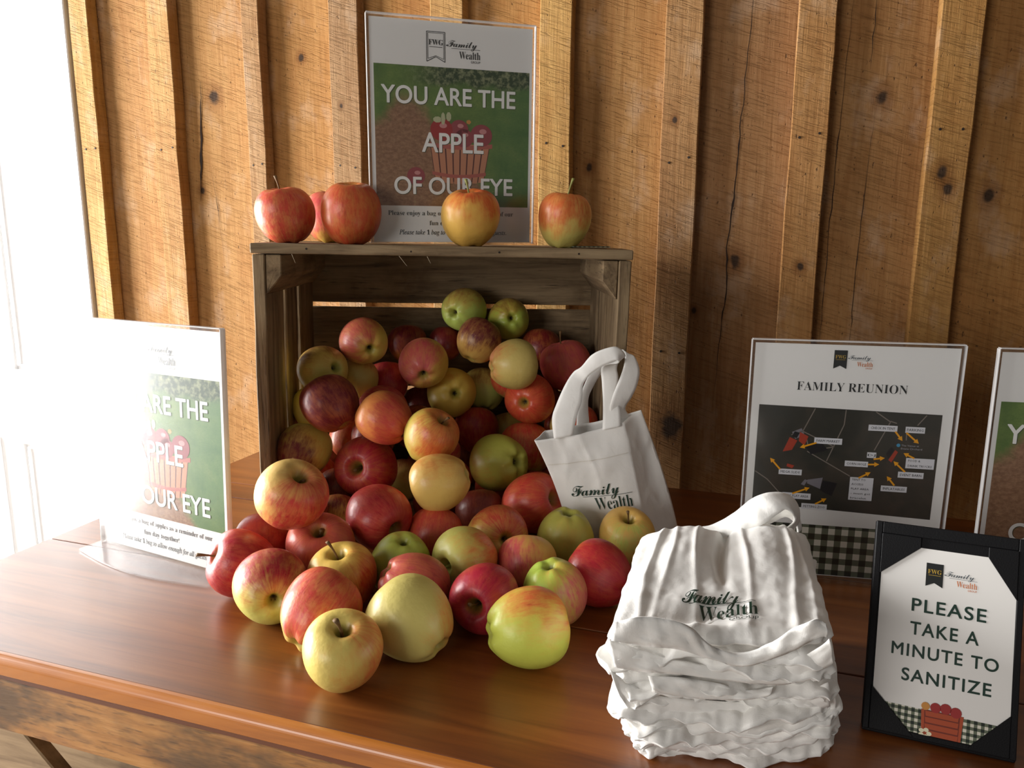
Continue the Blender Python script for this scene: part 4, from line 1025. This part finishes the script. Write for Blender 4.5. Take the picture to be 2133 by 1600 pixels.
# stitched hem below the rim
st = []
for k in range(58):
    u = .02 + .96 * k / 58
    for s in (0,):
        a = bagpt(s, u, .795, .0009) - TO; b = bagpt(s, u + .010, .795, .0009) - TO
        st += [a + Vector((0, 0, .0004)), b + Vector((0, 0, .0004)), b - Vector((0, 0, .0004)), a - Vector((0, 0, .0004))]
tag(mesh_obj('hem_stitches', st, [tuple(range(i, i + 4)) for i in range(0, len(st), 4)], SEAM, tote), kind='stuff')
H1 = [([0.0527,0.9244,0.8907],[0.0759,0.9254,0.8956]),([0.0505,0.9361,0.9143],[0.0822,0.9354,0.9209]),([0.0566,0.9427,0.9326],[0.0876,0.9404,0.9364]),([0.0675,0.9503,0.9557],[0.089,0.9467,0.9529]),([0.0778,0.9552,0.9703],[0.0919,0.9482,0.9606]),([0.087,0.9515,0.9778],[0.0982,0.9467,0.9689]),([0.0991,0.9494,0.9928],[0.1097,0.9444,0.9779]),([0.1132,0.9488,1.0003],[0.1243,0.9429,0.9856]),([0.1305,0.9494,1.0033],[0.132,0.9432,0.9874]),([0.1418,0.9544,0.9923],[0.1322,0.9524,0.9822]),([0.136,0.9628,0.9836],[0.119,0.9619,0.9787]),([0.1334,0.9639,0.9735],[0.1133,0.9639,0.9733]),([0.1353,0.9614,0.9603],[0.1146,0.9602,0.9542]),([0.131,0.9514,0.9405],[0.1153,0.9499,0.9326]),([0.1362,0.9411,0.9242],[0.1146,0.9396,0.9164]),([0.136,0.9305,0.9064],[0.1133,0.9296,0.9015])]
H2 = [([0.083,0.9607,0.894],[0.1003,0.9613,0.8971]),([0.0863,0.9721,0.9263],[0.0987,0.9727,0.9294]),([0.0967,0.978,0.9569],[0.1054,0.9763,0.9478]),([0.1103,0.9773,0.9792],[0.1165,0.9749,0.9671]),([0.1281,0.9747,0.9922],[0.1312,0.9727,0.9819]),([0.1409,0.9706,0.9972],[0.1428,0.969,0.9888]),([0.1432,0.9645,0.992],[0.153,0.9643,0.9909]),([0.1411,0.955,0.98],[0.1592,0.9624,0.9813]),([0.1371,0.9498,0.9686],[0.1612,0.9571,0.9699]),([0.1309,0.9449,0.9542],[0.1579,0.9522,0.9548]),([0.1255,0.941,0.9396],[0.1514,0.9494,0.9405]),([0.1242,0.9411,0.9241],[0.1437,0.9515,0.925]),([0.1361,0.9456,0.9107],[0.1519,0.954,0.9119])]
off = lambda L: [(Vector(a) - TO, Vector(b) - TO) for a, b in L]
ribbon('handle', off(H1), tote); ribbon('handle', off(H2), tote)
def on_bag(name, gl, mat, out=.0014):
    v2, f2 = gl
    return mesh_obj(name, [bagpt(0, u, v, out) - TO for u, v in [q[:2] for q in v2]], f2, mat, tote)
on_bag('printed_script', fit(glyphs('Family', 'script', -.002), .17, .76, .515, .645, .9), GREENINK)
on_bag('printed_name', fit(glyphs('Wealth', 'serif', -.012), .43, .90, .390, .495, .7), GREENINK)
on_bag('printed_group', fit(glyphs('GROUP', 'sans'), .68, .90, .345, .372, .7), GREENINK)
rv = []; rf = []
for k in range(24):
    u0 = .30 + .62 * k / 24; u1 = .30 + .62 * (k + 1) / 24; b = len(rv)
    rv += [(u0, .502), (u1, .502), (u1, .5055), (u0, .5055)]; rf.append((b, b + 1, b + 2, b + 3))
on_bag('printed_rule', (rv, rf), GREENINK)

# ------------------------------------------------------------ stack of folded tote bags
NB = 12; Z0 = .7506; ZT = .8695
QT = [Vector(p) for p in ((.066, .486, 0), (.2235, .488, 0), (.276, .688, 0), (.124, .678, 0))]    # FL FR BR BL of the top bag
QM = [Vector(p) for p in ((.0720, .492, 0), (.2360, .494, 0), (.286, .690, 0), (.124, .684, 0))]
QB = [Vector(p) for p in ((.1000, .520, 0), (.2480, .518, 0), (.294, .690, 0), (.130, .690, 0))]
def quad_at(h):
    if h > .55: f = (h - .55) / .45; return [a.lerp(b, f) for a, b in zip(QM, QT)]
    f = h / .55; f = f ** .55; return [a.lerp(b, f) for a, b in zip(QB, QM)]
def top_relief(s, q):
    """pleats of the uppermost bag"""
    z = 0.0
    back = max(0, min(1, (q - .30) / .35)); back = back * back * (3 - 2 * back)
    z += .010 * back * (math.exp(-((s - .28) / .17) ** 2) + math.exp(-((s - .74) / .17) ** 2))
    z -= .013 * back * math.exp(-((s - (.50 + .02 * sin(q * 7))) / .030) ** 2)
    for c, w, h_ in ((.12, .022, .004), (.20, .018, .0022), (.36, .020, .0028), (.62, .018, .0026), (.86, .022, .0042), (.93, .014, .003)):
        z += h_ * math.exp(-((s - c - .02 * sin(q * 5 + c * 20)) / w) ** 2) * (.45 + .55 * back)
    z -= .006 * math.exp(-((q - .16) / .07) ** 2) * math.exp(-((s - .42) / .16) ** 2)
    z += .003 * math.exp(-((q - .05) / .04) ** 2)
    z += .0016 * fbm(s * 1.3, q * 1.3, 3.3, 4.5, 3)
    return z
def bag_shape(k):
    h = (k + .5) / NB; Q = quad_at(h); zc = Z0 + (ZT - Z0) * h; th = (ZT - Z0) / NB
    seed = k * 5.37
    rk = random.Random(k * 31 + 5)
    if k < NB - 1:
        an = radians(rk.uniform(-4.0, 4.0)); c0 = (Q[0] + Q[2]) / 2; sh = Vector((rk.uniform(-.003, .003), rk.uniform(-.006, .004), 0)); M_ = Matrix.Rotation(an, 3, 'Z')
        Q = [M_ @ (p_ - c0) * rk.uniform(.985, 1.02) + c0 + sh for p_ in Q]
    def P(s, q, top):
        ss, qq = s, q
        a = Q[0].lerp(Q[1], ss); b = Q[3].lerp(Q[2], ss); p = a.lerp(b, qq)
        return p
    def outline(s, q):
        # in-plane raggedness of the folded edges
        ex = noise.noise(Vector((q * 3.2, seed, 1.7))) * .0055 + noise.noise(Vector((q * 11, seed, 4.1))) * .0018
        ey = noise.noise(Vector((s * 2.6, seed, 9.2))) * (.014 if k < NB - 1 else .005) + noise.noise(Vector((s * 8, seed, 6.1))) * .0055 + noise.noise(Vector((s * 24, seed, 2.1))) * .0016
        return ex * (2 * s - 1) * abs(2 * s - 1) ** 2, -ey * max(0, 1 - q * 3)
    def warp(s, q):
        # shared sag and folds; neighbours nest because the field varies slowly with the layer
        e = 1 - min(1, q / .30); f = 1 - min(1, min(s, 1 - s) / .16)
        w = noise.noise(Vector((s * 2.2, q * 1.6, k * .16))) * .0110 * (.25 + .75 * e) * sin(pi * h) ** .5
        w += noise.noise(Vector((s * 7.5, q * 3.2, k * .55 + 7))) * .0046 * (.2 + .8 * max(e, f))
        w += noise.noise(Vector((s * 17, q * 7, k * .9 + 3))) * .0022 * max(e, f)
        w += (abs(noise.noise(Vector((s * 5.0 + q * 3.5, q * 4.0 - s * 2.0, k * .7 + 21)))) - .2) * .0085 * max(e, f)
        w += (abs(noise.noise(Vector((s * 12.0 - q * 6, q * 7.0 + s * 3.0, k * 1.1 + 31)))) - .2) * .0042 * max(e, f)
        if k == NB - 1: w *= .35
        w -= .0030 * e * e * (1 - h * .3)
        return w
    return h, Q, zc, th, P, outline, warp, seed
def folded_bag(k, parent, name='folded_cloth', inset=0.0, dz=0.0, thf=1.0, nS=104, nQ=60, seedx=0.0, q1=1.0):
    h, Q, zc, th, P, outline, warp, seed = bag_shape(k)
    th *= thf * .58
    vs, fs = [], []
    def pt(s, q, sg):
        p = P(s, q * q1, sg); ox, oy = outline(s, q * q1)
        if seedx:
            oy += noise.noise(Vector((s * 5, seed + seedx, 3))) * .006 * max(0, 1 - q * 3); ox += noise.noise(Vector((q * 5, seed + seedx, 8))) * .003 * (2 * s - 1)
        dirx = (Q[1] - Q[0]).normalized(); diry = (Q[3] - Q[0]).normalized()
        # round the corners a little
        cx = abs(2 * s - 1); cq = abs(2 * q - 1)
        rr = max(0, cx - .86) / .14; rq = max(0, cq - .88) / .12
        sh = (rr * rq) ** 1.5 * .010
        p = p + dirx * (ox - inset * (2 * s - 1) - sh * (1 if s > .5 else -1)) + diry * (oy + inset * (1 if q < .5 else -1) * min(1, abs(2 * q - 1) * 2) + sh * (1 if q < .5 else -1))
        prof = (1 - cx ** 9) ** .5 * (1 - cq ** 10) ** .5 if max(cx, cq) < 1 else 0
        tp = .18 if (k == NB - 1 and sg > 0) else 1.0
        cr = fbm(p.x, p.y, seed + seedx, 60, 2) * .0008 * tp + tp * .0026 * ridged(p.x * .8 + p.y * .5, p.y * 1.2 - p.x * .2, seed + seedx, 34) * (1 - min(1, q * 2.2) * .6)
        z = zc + dz + warp(s, q * q1) * (1 if 0 < k else .3) + sg * th * prof + sg * cr * prof
        if k == NB - 1 and sg > 0: z += top_relief(s, q * q1) * prof
        p = p.copy(); p.z = max(z, .7502 + (0.0006 if sg > 0 else 0))
        return p
    for sg in (1, -1):
        for j in range(nQ + 1):
            # denser rows near the front edge
            q = (j / nQ); q = q ** 1.25
            for i in range(nS + 1):
                s = i / nS; s = .5 - .5 * cos(pi * s) if False else s
                vs.append(pt(s, q, sg))
    W = nS + 1; N = W * (nQ + 1)
    for j in range(nQ):
        for i in range(nS):
            b = j * W + i
            fs.append((b, b + 1, b + W + 1, b + W)); fs.append((N + b, N + b + W, N + b + W + 1, N + b + 1))
    for i in range(nS):
        fs.append((i, N + i, N + i + 1, i + 1)); b = nQ * W + i; fs.append((b, b + 1, N + b + 1, N + b))
    for j in range(nQ):
        b = j * W; fs.append((b, b + W, N + b + W, N + b)); b += nS; fs.append((b, N + b, N + b + W, b + W))
    o = mesh_obj(name, vs, fs, COTTON, parent, smooth=True)
    return o, pt
LAB = {0: 'white folded cotton bag at the very bottom of the stack, resting on the table', 1: 'white folded cotton bag second from the bottom of the stack',
       2: 'white folded cotton bag third from the bottom of the stack', 3: 'white folded cotton bag fourth from the bottom of the stack',
       4: 'white folded cotton bag fifth from the bottom of the stack', 5: 'white folded cotton bag sixth from the bottom of the stack',
       6: 'white folded cotton bag sixth from the top of the stack', 7: 'white folded cotton bag fifth from the top of the stack',
       8: 'white folded cotton bag fourth from the top of the stack', 9: 'white folded cotton bag third from the top of the stack',
       10: 'white folded cotton bag second from the top of the stack', 11: 'top folded cotton bag of the stack, with dark green lettering'}
ptop = None
for k in range(NB):
    h, Q, zc, th, *_ = bag_shape(k)
    c = (Q[0] + Q[2]) / 2
    r = empty('folded_tote_bag', (c.x, c.y, zc - th / 2)); tag(r, LAB[k], 'bag', 'folded tote bags in the stack')
    for ob in [folded_bag(k, r), folded_bag(k, r, 'turned_hem', inset=.0035, dz=(-.0018 if k % 2 else .0016), thf=.62, nS=56, nQ=22, seedx=3.1 + k, q1=.45) if k < NB - 1 else None]:
        if ob is None: continue
        o, pf = ob
        if k == NB - 1: ptop = pf
        for v in o.data.vertices: v.co -= r.location
    if k == NB - 1:
        topbag = r
def on_top(name, gl, mat, out=.0009):
    v2, f2 = gl; L = topbag.location
    vs = []
    for s, q in [g_[:2] for g_ in v2]:
        p = ptop(s, q, 1); p.z += out; vs.append(p - L)
    return mesh_obj(name, vs, f2, mat, topbag)
on_top('printed_script', fit(glyphs('Family', 'script', .004), .305, .58, .235, .365, .9), GREENINK)
on_top('printed_name', fit(glyphs('Wealth', 'serif', -.004), .39, .67, .145, .225, .7), GREENINK)
on_top('printed_group', fit(glyphs('GROUP', 'sans'), .535, .67, .105, .130, .7), GREENINK)
rv = []; rf = []
for k in range(20):
    u0 = .34 + .32 * k / 20; u1 = .34 + .32 * (k + 1) / 20; b = len(rv)
    rv += [(u0, .232), (u1, .232), (u1, .236), (u0, .236)]; rf.append((b, b + 1, b + 2, b + 3))
on_top('printed_rule', (rv, rf), GREENINK)
TH1 = [([0.1556,0.691,0.8644],[0.1592,0.6855,0.8608]),([0.1761,0.6916,0.8672],[0.1829,0.6811,0.8628]),([0.1931,0.6878,0.8726],[0.2019,0.6767,0.8647]),([0.2098,0.6855,0.8851],[0.2156,0.6684,0.8711]),([0.2245,0.6834,0.8992],[0.2352,0.6662,0.8846]),([0.241,0.6845,0.905],[0.2505,0.6682,0.8946]),([0.26,0.6906,0.9016],[0.2588,0.672,0.8896]),([0.2741,0.7002,0.8878],[0.2645,0.6796,0.8797]),([0.2755,0.6973,0.8729],[0.2595,0.6828,0.8713]),([0.2675,0.691,0.8642],[0.2469,0.6821,0.8676])]
TH2 = [([0.2094,0.6959,0.8657],[0.21,0.6808,0.8612]),([0.2208,0.6993,0.8829],[0.2325,0.6824,0.8693]),([0.2391,0.7017,0.8952],[0.2521,0.6888,0.8775]),([0.2568,0.7063,0.8942],[0.2628,0.6936,0.8776]),([0.2748,0.7088,0.8827],[0.2719,0.6969,0.8706]),([0.281,0.7056,0.8663],[0.2747,0.695,0.8607])]
L = topbag.location
ribbon('handle', [(Vector(a) - L, Vector(b) - L) for a, b in TH1], topbag, amp=.0022, thick=.0016)
ribbon('handle', [(Vector(a) - L, Vector(b) - L) for a, b in TH2], topbag, amp=.0022, thick=.0016)

FLAPS = [[([0.0692,0.4711,0.8877],[0.0671,0.471,0.8742]),([0.0864,0.4697,0.8923],[0.0908,0.4722,0.8701]),([0.1073,0.4705,0.8896],[0.1121,0.473,0.8674]),([0.1208,0.4725,0.8831],[0.1262,0.4745,0.8623]),([0.1363,0.4771,0.8677],[0.1392,0.476,0.8573]),([0.1561,0.479,0.8614],[0.1579,0.4776,0.8522]),([0.1744,0.4766,0.8693],[0.178,0.4754,0.8594]),([0.1896,0.4723,0.8838],[0.1931,0.4725,0.8689]),([0.2025,0.47,0.8913],[0.2054,0.4697,0.8783]),([0.2103,0.4712,0.8873],[0.2111,0.4697,0.8784])], [([0.067,0.4802,0.8707],[0.072,0.4829,0.8476]),([0.0881,0.483,0.8614],[0.0895,0.484,0.8442]),([0.1189,0.486,0.8512],[0.1191,0.4848,0.8413]),([0.1531,0.4881,0.8443],[0.1539,0.4865,0.8357]),([0.1896,0.4875,0.8464],[0.1922,0.4873,0.8329]),([0.2098,0.4826,0.8625],[0.2153,0.4832,0.8467]),([0.217,0.4798,0.8721],[0.2218,0.4812,0.8534])], [([0.07,0.4912,0.8407],[0.0778,0.4936,0.8187]),([0.0862,0.4953,0.8271],[0.0935,0.5008,0.7949]),([0.106,0.4984,0.8165],[0.1114,0.5022,0.7901]),([0.1376,0.4998,0.8121],[0.1404,0.5006,0.7953]),([0.1724,0.5003,0.8105],[0.174,0.5002,0.7966]),([0.2026,0.4987,0.8155],[0.2073,0.499,0.8008]),([0.2254,0.4942,0.8307],[0.2295,0.496,0.8107])], [([0.234,0.5019,0.8183],[0.2391,0.5054,0.7928]),([0.2203,0.5063,0.8037],[0.2334,0.5084,0.7828]),([0.1988,0.5115,0.7863],[0.211,0.5123,0.7699]),([0.1798,0.5161,0.7708],[0.1873,0.515,0.7608]),([0.1585,0.517,0.7681],[0.1627,0.5163,0.7564]),([0.1292,0.5158,0.7719],[0.1335,0.5158,0.7582]),([0.1012,0.5126,0.7828],[0.1082,0.5136,0.7653])], [([0.0965,0.488,0.8381],[0.0995,0.4872,0.8268]),([0.1201,0.4884,0.8365],[0.1243,0.4888,0.8214]),([0.1477,0.49,0.8313],[0.15,0.4896,0.8189]),([0.1689,0.4919,0.825],[0.1685,0.4892,0.82]),([0.1852,0.4907,0.8288],[0.1815,0.4883,0.8229])], [([0.1021,0.5235,0.7596],[0.1065,0.5216,0.752]),([0.1322,0.5256,0.7525],[0.1341,0.5239,0.7443]),([0.1624,0.5271,0.7475],[0.1642,0.5253,0.7397]),([0.1883,0.5271,0.7477],[0.1923,0.5259,0.7378]),([0.2132,0.5254,0.7533],[0.218,0.5255,0.7392]),([0.232,0.5203,0.7703],[0.237,0.5196,0.7586])]]
hosts = {o_['label']: o_ for o_ in COL.objects if o_.name.startswith('folded_tote_bag')}
for i, (fl, hk) in enumerate(zip(FLAPS, (11, 10, 6, 3, 8, 1))):
    host = hosts[LAB[hk]]
    ribbon('hem_fold', [(Vector(a) - host.location, Vector(b) - host.location) for a, b in fl], host, amp=.0010, thick=.0010, wr=.0022)
